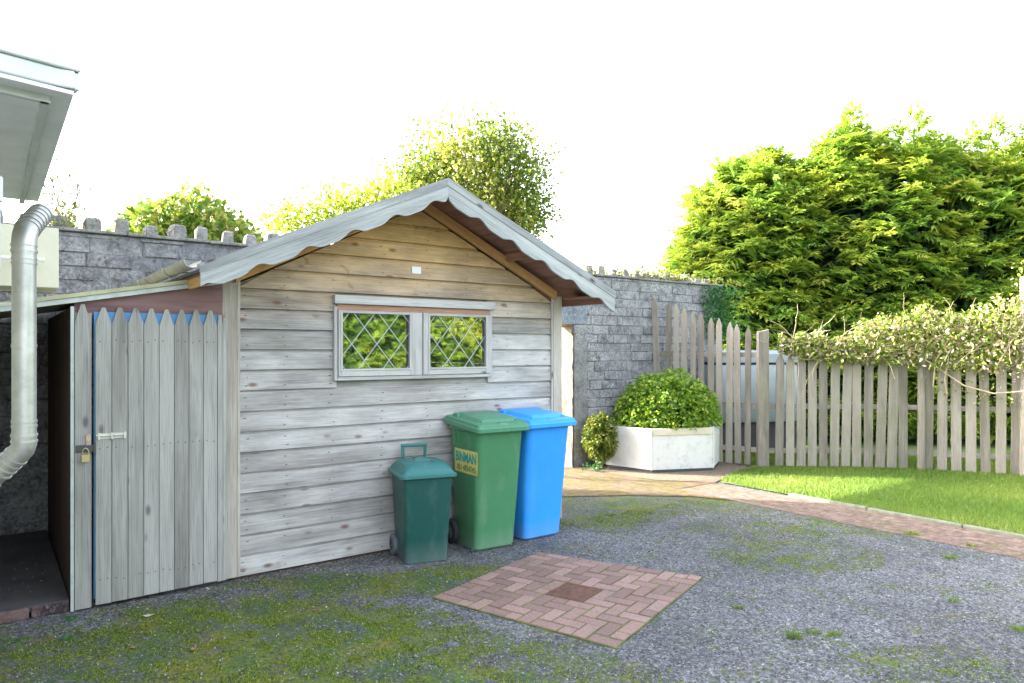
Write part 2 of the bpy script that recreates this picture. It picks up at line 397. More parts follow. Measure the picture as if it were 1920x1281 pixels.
def sheet(name, pts, z, m, kind='structure', frame=True):
    b = MB(); b.face([(x, y, 0) for x, y in pts], (1, 0, 0))
    o = b.build(name, m, weld=False)
    if frame: o.location = O + Vector((0, 0, z)); o.rotation_euler = (0, 0, ANG)
    else: o.location = (0, 0, z)
    tag(o, kind=kind); return o
sheet('ground', [(-400, -400), (400, -400), (400, 400), (-400, 400)], -.02, M_ground, frame=False)
sheet('asphalt_yard', [(-12, -12), (8, -12), (8.5, 16), (-12, 16)], 0, M_asph, frame=False)     # drawn in world axes
sheet('brick_path', [(5.28, -9), (6.0, -9), (6.0, -1), (5.97, .3), (5.3, .3), (5.27, -.8)], .004, M_path)
sheet('brick_patio', [(3.25, .98), (3.85, .80), (4.54, .385), (5.09, -.1), (5.28, -.55), (5.3, .3), (5.97, .3), (6.4, .9), (7.2, 2.24), (2.0, 5.0), (.8, 2.6), (3.2, 2.3)], .008, M_patio)
sheet('soil_bed', [(5.97, .28), (6.5, .5), (7.35, .6), (7.6, 1.6), (7.1, 2.24), (5.3, 2.24), (5.5, .9)], .012, M_soil)
sheet('lawn', [(6.08, -9), (6.05, -1), (6.05, .25), (6.5, .42), (7.35, .55), (7.62, 1.6), (9, 2.6), (30, 4), (30, -20), (6.1, -20)], .016, M_lawn)
M_edge = plain('mossy_edging', (.20, .20, .16), .9, var=.3, scale=8, dirt=((.12, .17, .04), .48, .8))
b = MB()
for k in range(9):
    d0 = -9 + k * .92
    b.box(6.0, 6.055, d0, d0 + .91, 0, .035 + random.uniform(-.004, .004), (0, 1, 0), random.random())
o = b.build('edging', M_edge, bevel=.006); o.location = O; o.rotation_euler = (0, 0, ANG); tag(o, kind='structure')

# grass blades
def grass(name, n, region, h, parent=None, mat_=None, filt=None, kind='stuff'):
    x = RNG.uniform(region[0], region[1], n); y = RNG.uniform(region[2], region[3], n)
    k = filt(x, y); x = x[k]; y = y[k]; n = len(x)
    hh = RNG.uniform(.45, 1, n) * h; an = RNG.uniform(0, 2 * np.pi, n); wd = RNG.uniform(.004, .008, n)
    le = RNG.uniform(0, .7, n) * hh; la = RNG.uniform(0, 2 * np.pi, n)
    p0 = np.stack([x - np.cos(an) * wd, y - np.sin(an) * wd, np.full(n, .014)], 1)
    p1 = np.stack([x + np.cos(an) * wd, y + np.sin(an) * wd, np.full(n, .014)], 1)
    p2 = np.stack([x + np.cos(la) * le, y + np.sin(la) * le, .014 + hh], 1)
    v = np.stack([p0, p1, p2], 1).reshape(-1, 3)
    patch = .5 + .25 * np.sin(x * 2.1 + 1.3 * np.sin(y * 1.7)) + .2 * np.sin(y * 3.3 + x)
    r = np.clip(patch * .5 + RNG.uniform(0, .5, n), 0, 1)
    o = npmesh(name, v, 3, r, mat_, parent)
    if kind: tag(o, 'short mown grass of the sunlit and shaded lawn', 'grass', kind=kind)
    return o
M_grass = foliage('grass', [(0, (.11, .20, .04)), (.5, (.18, .28, .055)), (.85, (.29, .36, .09)), (1, (.42, .40, .18))], .45)
def to_sd(x, y):
    dx = x - O.x; dy = y - O.y
    return dx * U.x + dy * U.y, dx * N.x + dy * N.y
def in_lawn(x, y):
    s, d = to_sd(x, y); e = .04 * np.sin(d * 5) + .03 * np.sin(d * 13)
    return ((s > 6.06 + e * .6) & (d < .3)) | ((d >= .3) & (s > 6.1 + (d - .3) * 2.2 + e) & (d < .62)) | ((s > 7.5) & (d < 2.2) & (d > .5)) | ((s > 9) & (d > 0))
grass('grass', 150000, (2.3, 8.5, 5.0, 11.5), .055, mat_=M_grass, filt=in_lawn)

# ------------------------------------------------------------------ brick pad with manhole cover
def pad():
    A = Vector((-.547, 4.852, 0)); B = Vector((.224, 5.95, 0)); C = Vector((1.422, 5.283, 0)); D = Vector((.591, 4.03, 0))
    def q(u, v): return (A * (1 - u) + D * u) * (1 - v) + (B * (1 - u) + C * u) * v
    root = thing('brick_pad', 'square patch of red herringbone bricks with mossy joints set into the asphalt', 'paving', (.42, 5.03, 0))
    off = Vector((.42, 5.03, 0)); n = 14
    bs = MB(); bs.prism([q(0, 0) - off, q(1, 0) - off, q(1, 1) - off, q(0, 1) - off], (0, 0, .008)); bs.build('joint_bed', M_joint, root)
    b = MB(); g = .0062 / 1.4
    def brick(i0, j0, i1, j1):
        cells = [(i, j) for i in range(i0, i1) for j in range(j0, j1) if not (6 <= i < 9 and 5 <= j < 8)]      # the cover's place stays free
        if not cells: return
        i0, j0, i1, j1 = min(c[0] for c in cells), min(c[1] for c in cells), max(c[0] for c in cells) + 1, max(c[1] for c in cells) + 1
        i0 = max(i0, 0); j0 = max(j0, 0); i1 = min(i1, n); j1 = min(j1, n)
        if i1 <= i0 or j1 <= j0: return
        z = .014 + random.uniform(-.003, .003)
        u0, u1, v0, v1 = i0 / n + g, i1 / n - g, j0 / n + g, j1 / n - g
        e = .003 / 1.4
        bot = [q(u0, v0), q(u1, v0), q(u1, v1), q(u0, v1)]
        tl = random.uniform(-.0012, .0012)
        top = [q(u0 + e, v0 + e), q(u1 - e, v0 + e), q(u1 - e, v1 - e), q(u0 + e, v1 - e)]
        t0 = [p - off + Vector((0, 0, .002)) for p in bot]; t1 = [p - off + Vector((0, 0, z - .003)) for p in bot]
        t2 = [p - off + Vector((0, 0, z + random.uniform(-.0006, .0006))) for p in top]
        r = random.random()
        b.loft([t0, t1, t2], r, g=(1, 0, 0))
    for i in range(-2, n + 1):
        for j in range(-2, n + 1):
            if (i - j) % 4 == 0: brick(i, j, i + 2, j + 1)
            if (i - j) % 4 == 3: brick(i, j, i + 1, j + 2)
    b.build('brick_field', M_padbrick, root)
    c = MB()
    P = [q(.4326, .361), q(.639, .361), q(.639, .5675), q(.4326, .5675)]
    cc = sum(P, Vector()) / 4
    def sc_(k, z): return [cc + (p - cc) * k - off + Vector((0, 0, z)) for p in P]
    c.loft([sc_(1, .002), sc_(1, .012), sc_(.95, .012), sc_(.94, .008), sc_(.93, .011), sc_(.0, .0115)][:5], .5)
    ex = (P[1] - P[0]).normalized(); ey = (P[3] - P[0]).normalized()
    for i in range(10):
        for j in range(10):
            ctr = cc - off + ex * (i - 4.5) * .026 + ey * (j - 4.5) * .026
            s = .007
            c.prism([ctr + Vector((0, 0, .0105)) + ex * a * s + ey * bb * s for a, bb in ((-1, -1), (1, -1), (1, 1), (-1, 1))], (0, 0, .002))
    c.build('manhole_cover', M_rust, root)
def pb():
    m, nt, p = mat('pad_brick'); ob = texco(nt)
    n2 = noise(nt, ob, 60, 5, .7); n1 = noise(nt, ob, 5, 5, .6)
    c = ramp(nt, attr(nt), [(0, (.20, .125, .108)), (.5, (.26, .165, .14)), (1, (.33, .215, .185))])
    c = mix(nt, 1, c, ramp(nt, n2, [(.3, .7), (.7, 1.2)]), 'MULTIPLY')
    c = mix(nt, math_(nt, 'MULTIPLY', ramp(nt, n1, [(.5, 0), (.7, 1)]), .4), c, (.14, .12, .11))
    nt.links.new(c, p.inputs['Base Color']); p.inputs['Roughness'].default_value = .9
    bump(nt, p, n2, .5, .004); return m
M_padbrick = pb()
M_joint = plain('mossy_joint', (.10, .12, .025), .95, var=.5, scale=9)
M_rust = plain('rusty_iron', (.13, .062, .042), .85, var=.35, scale=22)
pad()

# ------------------------------------------------------------------ the shed
BP = .1535
def shed():
    t = thing('garden_shed', 'weathered grey timber shed with a scalloped bargeboard and leaded window beside the wheelie bins', 'shed', O, ANG)
    W = 3.035; zc0 = 2.19; apex = 2.95; mid = W / 2
    def topz(s): return min(2.93, 2.19 + (mid - abs(s - mid)) * .49)
    # cladding of the front
    b = MB(); z = .016; k = 0
    wx0, wx1, wz0, wz1 = .775, 2.255, 1.50, 2.06
    while z < 2.9:
        z1 = z + BP
        def span(zz):
            e = max(0, (zz - 2.19) / .49); return e, W - e
        a0, b0 = span(z); a1, b1 = span(z1)
        if b0 - a0 < .1: break
        a1 = min(a1, mid - .001); b1 = max(b1, mid + .001)
        segs = [(a0, b0, a1, b1)]
        if z < wz1 - .03 and z1 > wz0 + .03: segs = [(a0, wx0, a1, wx0), (wx1, b0, wx1, b1)]
        for (p0, p1, p2, p3) in segs:
            r = random.random()
            y0 = -.024 + random.uniform(-.0015, .0015); y1 = y0 + .010; wob = random.uniform(-.002, .002)
            nseg = max(1, int((p1 - p0) / .4))
            for q in range(nseg):
                f0 = q / nseg; f1 = (q + 1) / nseg
                x0, x1 = p0 + (p1 - p0) * f0, p0 + (p1 - p0) * f1; x2, x3 = p2 + (p3 - p2) * f0, p2 + (p3 - p2) * f1
                h = z1 - z
                w0 = wob * math.sin(f0 * 5 + k); w1 = wob * math.sin(f1 * 5 + k)
                prof = [(-.002, 0), (y0 - .001, .004), (y0, .012), (y1, h - .020), (-.001, h - .010), (.002, h)]
                L_ = [Vector((x0 + (x2 - x0) * pz / h, py, z + pz + w0)) for py, pz in prof]
                R_ = [Vector((x1 + (x3 - x1) * pz / h, py, z + pz + w1)) for py, pz in prof]
                for i in range(len(prof) - 1): b.face([L_[i], R_[i], R_[i + 1], L_[i + 1]], (1, 0, 0), r, 0, off=r * 37)
                if q == 0: b.face(L_, (0, 0, 1), r)
                if q == nseg - 1: b.face(R_[::-1], (0, 0, 1), r)
            # nails with their dark run stains
            for sx in (.06, .365, .73, 1.18, 1.62, 2.02, 2.47, 2.98):
                lo_, hi_ = max(p0, p2), min(p1, p3)
                if lo_ + .03 < sx < hi_ - .03:
                    for zz in (z + .035, z + .10):
                        if random.random() < .8:
                            cx = sx + random.uniform(-.02, .02); yy = y0 + (zz - z) * .010 / h - .0014
                            ww = random.uniform(.004, .013); hh = .0035
                            b.face([(cx - ww, yy, zz - hh), (cx + ww, yy, zz - hh * .4), (cx + ww * .8, yy, zz + hh), (cx - ww * .7, yy, zz + hh * .8)], (1, 0, 0), .5, 1)
        z = z1; k += 1
    # wall core behind boards, around the window
    b.face([(0, .012, .0), (wx0, .012, 0), (wx0, .012, 2.19), (0, .012, 2.19)], (1, 0, 0), .3)
    b.face([(wx1, .012, .0), (W, .012, 0), (W, .012, 2.19), (wx1, .012, 2.19)], (1, 0, 0), .3)
    b.face([(wx0, .012, 0), (wx1, .012, 0), (wx1, .012, wz0), (wx0, .012, wz0)], (1, 0, 0), .3)
    b.face([(wx0, .012, wz1), (wx1, .012, wz1), (wx1, .012, 2.19), (wx0, .012, 2.19)], (1, 0, 0), .3)
    b.face([(0, .012, 2.19), (W, .012, 2.19), (mid, .012, 2.93)], (1, 0, 0), .3)
    b.build('front_wall', [M_wall, M_nail], t, weld=False)
    b = MB()
    D = 2.15
    for x0, x1 in ((-.03, -.005), (W + .005, W + .03)):
        for k in range(14):
            b.box(x0, x1, .02, D, .016 + k * BP, .012 + (k + 1) * BP, (0, 1, 0), random.random())
    for k in range(14): b.box(-.03, W + .03, D + .002, D + .02, .016 + k * BP, .012 + (k + 1) * BP, (1, 0, 0), random.random())
    b.prism([(0, D, 2.17), (W, D, 2.17), (mid, D, 2.93)], (0, .015, 0))
    b.build('side_wall', M_wall, t, weld=False)
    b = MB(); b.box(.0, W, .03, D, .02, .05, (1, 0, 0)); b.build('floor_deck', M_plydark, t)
    b = MB(); b.box(-.04, W + .03, -.005, .03, -.01, .016, (1, 0, 0)); b.build('base_rail', M_plydark, t)
    for x0, x1, nm in ((-.108, -.004, 0), (W + .004, W + .112, 1)):
        b = MB(); b.box(x0, x1, -.034, -.004, .02, 2.24, (0, 0, 1), .5 + .2 * nm)
        if nm: b.box(W - .024, W + .001, -.0335, -.022, .02, 2.215, (0, 0, 1), .8)
        else: b.box(-.003, .02, -.0335, -.022, .02, 2.24, (0, 0, 1), .7)
        b.build('corner_post', M_trim, t, bevel=.003)
    # rafters on the wall face
    for sg in (-1, 1):
        b = MB()
        e = Vector((mid + sg * (mid + .02), 0, 2.19)); a = Vector((mid, 0, 2.19 + (mid + .02) * .49))
        pts = [e + Vector((0, 0, .01)), a + Vector((0, 0, .0)), a + Vector((0, 0, .085)), e + Vector((0, 0, .095))]
        if sg > 0: pts = pts[::-1]
        b.prism([p + Vector((0, -.022, 0)) for p in pts], (0, -.045, 0), (sg * .9, 0, -.44), random.random())
        b.build('rafter', M_rafter, t, bevel=.003)
    # roof slopes: boards below, felt above
    SL = .440; sx = 1.875; zA = 3.075; OV = -.50
    for sg in (-1, 1):
        b = MB()
        for k in range(15):
            f0 = k / 15; f1 = (k + 1) / 15 - .002
            x0, x1 = mid + sg * sx * f0, mid + sg * sx * f1; z0, z1 = zA - SL * sx * f0 - .035, zA - SL * sx * f1 - .035
            r = random.random()
            P = [(x0, OV, z0 - .016), (x1, OV, z1 - .016), (x1, 2.3, z1 - .016), (x0, 2.3, z0 - .016), (x0, OV, z0), (x1, OV, z1), (x1, 2.3, z1), (x0, 2.3, z0)]
            b.hull8(P, (0, 1, 0), r)
        b.build('roof_boards', M_under, t, weld=False)
        b = MB()
        x1 = mid + sg * (sx + .01)
        P = [(mid, OV + .005, zA - .03), (x1, OV + .005, zA - .03 - SL * (sx + .01)), (x1, 2.32, zA - .03 - SL * (sx + .01)), (mid, 2.32, zA - .03)]
        P += [(x, y, z + .02) for x, y, z in P]
        b.hull8(P, (0, 1, 0)); b.build('roof_felt', M_roof, t)
        # purlins and the eave board
        b = MB()
        for f in (.50, .965):
            x = mid + sg * sx * f; z = zA - SL * sx * f - .052
            b.box(x - .022, x + .022, OV + .03, 2.2, z - .075, z - .004, (0, 1, 0), random.random())
        b.build('purlin', M_under, t)
        if sg > 0:
            b = MB(); b.box(W + .09, mid + sx - .03, OV + .04, OV + .42, 2.205, 2.22, (1, 0, 0)); b.build('eave_soffit', M_under, t)
    # scalloped bargeboards
    for sg in (-1, 1):
        b = MB(); n = 96; lam = .370
        top = []; bot = []
        for i in range(n + 1):
            x = 1.885 * i / n
            zt = zA - SL * x + (.012 if sg < 0 else .0)
            ph = ((x - (.13 if sg < 0 else -.03)) / .345) % 1.0
            w_ = .166 + .021 * math.cos(2 * math.pi * (ph + .5)) + .007 * math.cos(4 * math.pi * (ph + .5)) * -1
            top.append(Vector((mid + sg * x, OV - .024, zt + .008))); bot.append(Vector((mid + sg * x, OV - .024, zt - w_ + .006 + (.025 if x < .001 else 0))))
        th = Vector((0, .022, 0)); g = Vector((sg * .915, 0, -.40)); rr = .4 if sg < 0 else .6
        for i in range(n):
            q = [top[i], bot[i], bot[i + 1], top[i + 1]]
            if sg > 0: pass
            b.face(q, g, rr, off=rr * 37); b.face([p + th for p in q[::-1]], g, rr, off=rr * 30)
            b.face([bot[i], bot[i] + th, bot[i + 1] + th, bot[i + 1]], g, rr, off=3); b.face([top[i], top[i + 1], top[i + 1] + th, top[i] + th], g, rr, off=5)
        for i in (0, n): b.face([top[i], top[i] + th, bot[i] + th, bot[i]], (0, 0, 1), rr)
        b.build('bargeboard', M_barge, t)
        # narrow capping strip above it
        b = MB(); h_ = Vector((0, 0, .03))
        P0 = Vector((mid, OV - .030, zA + .010)); P1 = Vector((mid + sg * 1.89, OV - .030, zA + .010 - SL * 1.89))
        b.hull8([P0, P1, P1 + Vector((0, .09, 0)), P0 + Vector((0, .09, 0)), P0 + h_ * .55, P1 + h_ * .55, P1 + h_ * .55 + Vector((0, .09, 0)), P0 + h_ * .55 + Vector((0, .09, 0))], g, .4)
        dz = Vector((0, 0, -.048)); th_ = Vector((0, .004, 0)); P0 = P0 + Vector((0, 0, -.001)); P1 = P1 + Vector((0, 0, -.001))
        b.hull8([P0 + dz, P1 + dz, P1 + dz + th_, P0 + dz + th_, P0, P1, P1 + th_, P0 + th_], g, .3)
        b.build('capping_strip', M_capst, t)
    # window
    win = MB()
    fy0, fy1 = -.05, -.004
    X0, X1, Z0, Z1 = .745, 2.285, 1.455, 2.055
    win.box(X0, X0 + .028, fy0, fy1, Z0, Z1, r=.6); win.box(X1 - .028, X1, fy0, fy1, Z0, Z1, r=.5)
    win.box(X0 + .03, X1 - .03, fy0, fy1, Z0, Z0 + .03, r=.8)
    win.box(1.482, 1.548, fy0, fy1, Z0 + .032, Z1 - .03, (0, 0, 1), r=.6)
    wo = win.build('window', M_win, t, bevel=.003)
    b = MB(); b.box(X0 - .005, X1 + .02, -.075, -.004, 2.075, 2.145, (1, 0, 0), .7); b.build('window_head', M_win, wo, bevel=.004)
    b = MB(); b.box(X0 + .03, X1 - .03, -.045, -.004, 2.026, 2.073, (1, 0, 0), .7); b.build('head_rail', M_winred, wo)
    for (a, c) in ((.775, 1.48), (1.55, 2.255)):
        ga, gc = (.80, 1.425) if a < 1 else (1.605, 2.215)
        s_ = MB()
        s_.box(a + .001, ga, -.062, -.012, 1.488, 2.024, (0, 0, 1), .5); s_.box(gc, c - .001, -.062, -.012, 1.488, 2.024, (0, 0, 1), .8)
        s_.box(ga + .001, gc - .001, -.0615, -.012, 1.488, 1.545, (1, 0, 0), .9); s_.box(ga + .001, gc - .001, -.0615, -.012, 2.003, 2.024, (1, 0, 0), .7)
        # inner beading
        s_.box(ga - .006, ga + .010, -.068, -.063, 1.53, 2.01, (0, 0, 1), .9); s_.box(gc - .010, gc + .006, -.068, -.063, 1.53, 2.01, (0, 0, 1), .9)
        s_.box(ga + .011, gc - .011, -.068, -.063, 1.534, 1.55, (1, 0, 0), .9)
        so_ = s_.build('casement', M_win, wo, bevel=.002)
        gl = MB(); gl.face([(ga - .01, -.034, 1.535), (gc + .01, -.034, 1.535), (gc + .01, -.034, 2.01), (ga - .01, -.034, 2.01)]); gl.build('pane', M_glass, wo, weld=False)
        # lead diamonds, clipped to the pane
        ld = MB(); px, pz = .225, .275; x0, x1, z0, z1 = ga + .002, gc - .002, 1.547, 2.001
        ox = .21; oz = 1.89
        for sg in (-1, 1):
            for kk in range(-12, 13):
                # line: (x-ga-ox)/px + sg*(z-oz)/pz = kk
                pts = []
                for xx in (x0, x1):
                    zz = oz + sg * (kk - (xx - ga - ox) / px) * pz
                    if z0 <= zz <= z1: pts.append((xx, zz))
                for zz in (z0, z1):
                    xx = ga + ox + (kk - sg * (zz - oz) / pz) * px
                    if x0 < xx < x1: pts.append((xx, zz))
                if len(pts) < 2: continue
                (xa, za), (xb, zb) = pts[0], pts[1]
                dv = Vector((xb - xa, 0, zb - za)).normalized(); pn = Vector((-dv.z, 0, dv.x)) * .0030
                y_ = -.0375 if sg < 0 else -.0385
                A_ = Vector((xa, y_, za)); B_ = Vector((xb, y_, zb))
                ld.hull8([A_ - pn, B_ - pn, B_ - pn + Vector((0, .0025, 0)), A_ - pn + Vector((0, .0025, 0)), A_ + pn, B_ + pn, B_ + pn + Vector((0, .0025, 0)), A_ + pn + Vector((0, .0025, 0))])
        ld.build('lead_strip', M_lead, wo)
    # gutter on the left eave
    g = MB(); gx, gz = -.405, 2.295; n = 8
    ring = []
    for y in (-.47, 2.2):
        ring.append([Vector((gx + .055 * math.cos(math.pi + k * math.pi / n), y, gz + .055 * math.sin(math.pi + k * math.pi / n))) for k in range(n + 1)] +
                    [Vector((gx + .048 * math.cos(2 * math.pi - k * math.pi / n), y, gz + .048 * math.sin(2 * math.pi - k * math.pi / n))) for k in range(n + 1)])
    g.loft(ring); go = g.build('gutter', M_gutter, t, smooth=True)
    for y in (.18, .95, 1.25, 2.0):
        q = MB(); q.tube([(gx + .064 * math.cos(math.pi + k * math.pi / 10), y, gz + .064 * math.sin(math.pi + k * math.pi / 10)) for k in range(11)], .007, 6)
        q.build('gutter_clip', M_gutter, go)
    b = MB(); b.box(mid - sx + .01, mid - sx + .03, OV + .03, 2.2, 2.13, 2.20, (0, 1, 0)); b.build('fascia', M_rafter, t)
    p_ = MB(); p_.box(1.457, 1.545, -.028, -.022, 2.365, 2.425); p_.build('white_plaque', M_white, t)
M_nail = plain('nail_stain', (.06, .055, .055), .8)
M_capst = wood('weathered_capping', (.17, .175, .175), (.44, .455, .455), var=.2)
def glassm():
    m, nt, p = mat('window_glass')
    g = nt.nodes.new('ShaderNodeBsdfGlossy'); g.inputs['Roughness'].default_value = .03; g.inputs['Color'].default_value = (.95, .97, .95, 1)
    tr = nt.nodes.new('ShaderNodeBsdfTransparent'); tr.inputs['Color'].default_value = (.75, .8, .78, 1)
    bp = nt.nodes.new('ShaderNodeBump'); bp.inputs['Strength'].default_value = .05; bp.inputs['Distance'].default_value = .01
    nt.links.new(noise(nt, texco(nt), 5, 2), bp.inputs['Height']); nt.links.new(bp.outputs[0], g.inputs['Normal'])
    s = nt.nodes.new('ShaderNodeMixShader'); s.inputs[0].default_value = .40
    nt.links.new(tr.outputs[0], s.inputs[1]); nt.links.new(g.outputs[0], s.inputs[2]); nt.links.new(s.outputs[0], nt.nodes['Material Output'].inputs['Surface'])
    return m
M_glass = glassm()
shed()

# ------------------------------------------------------------------ lean-to store
def leanto():
    t = thing('lean_to_store', 'low lean-to store with maroon plywood front and picket-topped plank door left of the shed', 'store', O, ANG)
    def rz(s): return 2.205 + (s + .11) * .187       # underside of the roof at s
    # roof
    b = MB(); s0, s1 = -1.70, -.112
    P = [(s0, -.10, rz(s0) + .012), (s1, -.10, rz(s1) + .012), (s1, 2.2, rz(s1) + .012), (s0, 2.2, rz(s0) + .012)]
    b.hull8(P + [(x, y, z + .026) for x, y, z in P], (1, 0, 0)); b.build('roof', M_ltop, t)
    b = MB(); P = [(s0, -.088, rz(s0) - .022), (s1, -.088, rz(s1) - .022), (s1, -.066, rz(s1) - .022), (s0, -.066, rz(s0) - .022)]
    b.hull8(P + [(x, y, z + .032) for x, y, z in P], (1, 0, 0)); b.build('fascia', M_fascia, t)
    # maroon plywood above the door
    b = MB(); b.prism([(-1.035, -.05, 1.93), (-.112, -.05, 1.93), (-.112, -.05, rz(-.112)), (-1.035, -.05, rz(-1.035))], (0, .012, 0), (1, 0, 0)); b.build('plywood_panel', M_ply, t)
    # side panel of the store and its pale edge
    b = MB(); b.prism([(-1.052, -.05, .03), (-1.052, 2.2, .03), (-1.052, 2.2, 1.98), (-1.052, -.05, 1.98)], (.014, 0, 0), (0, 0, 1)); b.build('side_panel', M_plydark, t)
    b = MB(); b.box(-1.056, -1.037, -.072, -.052, .005, 1.985, (0, 0, 1), .6); b.build('edge_strip', M_fascia, t)
    # fixed post board at the left
    def picket(m, x0, x1, y, z0, ztop, zs, r, slope=0):
        c = (x0 + x1) / 2; tw = .011
        pts = [(x0, y, z0), (x1, y, z0 + slope), (x1, y, zs), (c + tw, y, ztop), (c - tw, y, ztop), (x0, y, zs)]
        m.prism(pts, (0, .018, 0), (0, 0, 1), r)
    b = MB(); b.box(-1.034, -.936, -.062, -.045, .01, 1.945, (0, 0, 1), .3)
    picket(b, -1.034, -.945, -.082, .012, 2.0, 1.88, .45); b.build('post_board', M_door, t, bevel=.002)
    # the door: boards on a blue sheet
    dr = MB(); dr.box(-.925, -.14, -.066, -.05, .06, 1.955, (0, 0, 1)); do = dr.build('door', M_blue, t)
    e = MB(); e.box(-.928, -.9255, -.068, -.048, .02, 1.84, (0, 0, 1)); e.build('door_edge', M_bluedark, do)
    w_ = .0955; x = -.918; b = MB()
    rs = [.55, .3, .5, .75, .85, .15, .5, .6]
    for k in range(8):
        picket(b, x, x + w_ - .003, -.088, .022 + .002 * k, 1.985 + random.uniform(-.004, .006), 1.875 + random.uniform(-.01, .01), rs[k]); x += w_
    picket(b, x, x + .036, -.088, .03, 1.955, 1.87, .7)
    b.box(x + .038, x + .062, -.084, -.067, .03, 1.935, (0, 0, 1), .9)
    x = -.918
    for k in range(8):
        for z in (.18, 1.05, 1.76):
            for f in (.25, .72):
                if random.random() < .85:
                    cx = x + w_ * f; q = .0035; zz = z + random.uniform(-.01, .01)
                    b.face([(cx - q, -.0892, zz - q), (cx + q, -.0892, zz - q), (cx + q, -.0892, zz + q), (cx - q, -.0892, zz + q)], mi=1)
        x += w_
    b.build('door_boards', [M_door, M_nail], do, bevel=.0025)
    # bolt
    b = MB(); b.box(-.91, -.745, -.094, -.0885, 1.115, 1.150); b.tube([(-.915, -.10, 1.137), (-.74, -.10, 1.137)], .007, 8)
    for xx in (-.905, -.83, -.755): b.box(xx, xx + .012, -.110, -.0935, 1.112, 1.154)
    bo = b.build('bolt', M_bolt, t)
    b = MB(); b.box(-.972, -.945, -.092, -.0825, 1.08, 1.15); b.build('keeper', M_rust2, bo)
    b = MB(); b.box(-1.03, -.925, -.0905, -.0825, 1.035, 1.082); b.box(-.93, -.916, -.096, -.0825, 1.02, 1.088); h = b.build('hasp', M_dark, t)
    b = MB(); b.box(-1.0, -.955, -.125, -.1, .975, 1.022)
    b.tube([(-.994, -.112, 1.02), (-.994, -.112, 1.045), (-.988, -.112, 1.058), (-.978, -.112, 1.064), (-.967, -.112, 1.058), (-.961, -.112, 1.045), (-.961, -.112, 1.02)], .004, 8)
    b.build('padlock', M_brass, h, bevel=.003)
    # slab and brick plinth
    b = MB(); b.box(-1.715, -1.06, -.03, 2.2, .035, .075, (1, 0, 0)); b.box(-1.03, -.12, -.02, 2.2, 0, .02, (1, 0, 0)); b.build('slab', M_concdark, t, bevel=.004)
    b = MB(); x = -1.71
    while x < -1.08:
        b.box(x, min(x + .21, -1.062), -.045, .02, .0, .068, (1, 0, 0), random.random()); x += .222
    b.build('brick_plinth', M_plinth, t, bevel=.008)
M_ltop = plain('mossy_roof_edge', (.42, .41, .26), .8, var=.2)
M_bolt = plain('cream_bolt', (.60, .60, .52), .5, dirt=((.3, .18, .1), .6, .7))
M_rust2 = plain('rusty_keeper', (.45, .36, .3), .7, dirt=((.35, .12, .04), .45, .9))
M_plinth = stone_mat('plinth_brick', (.06, .045, .05), (.20, .13, .12), .3)
leanto()

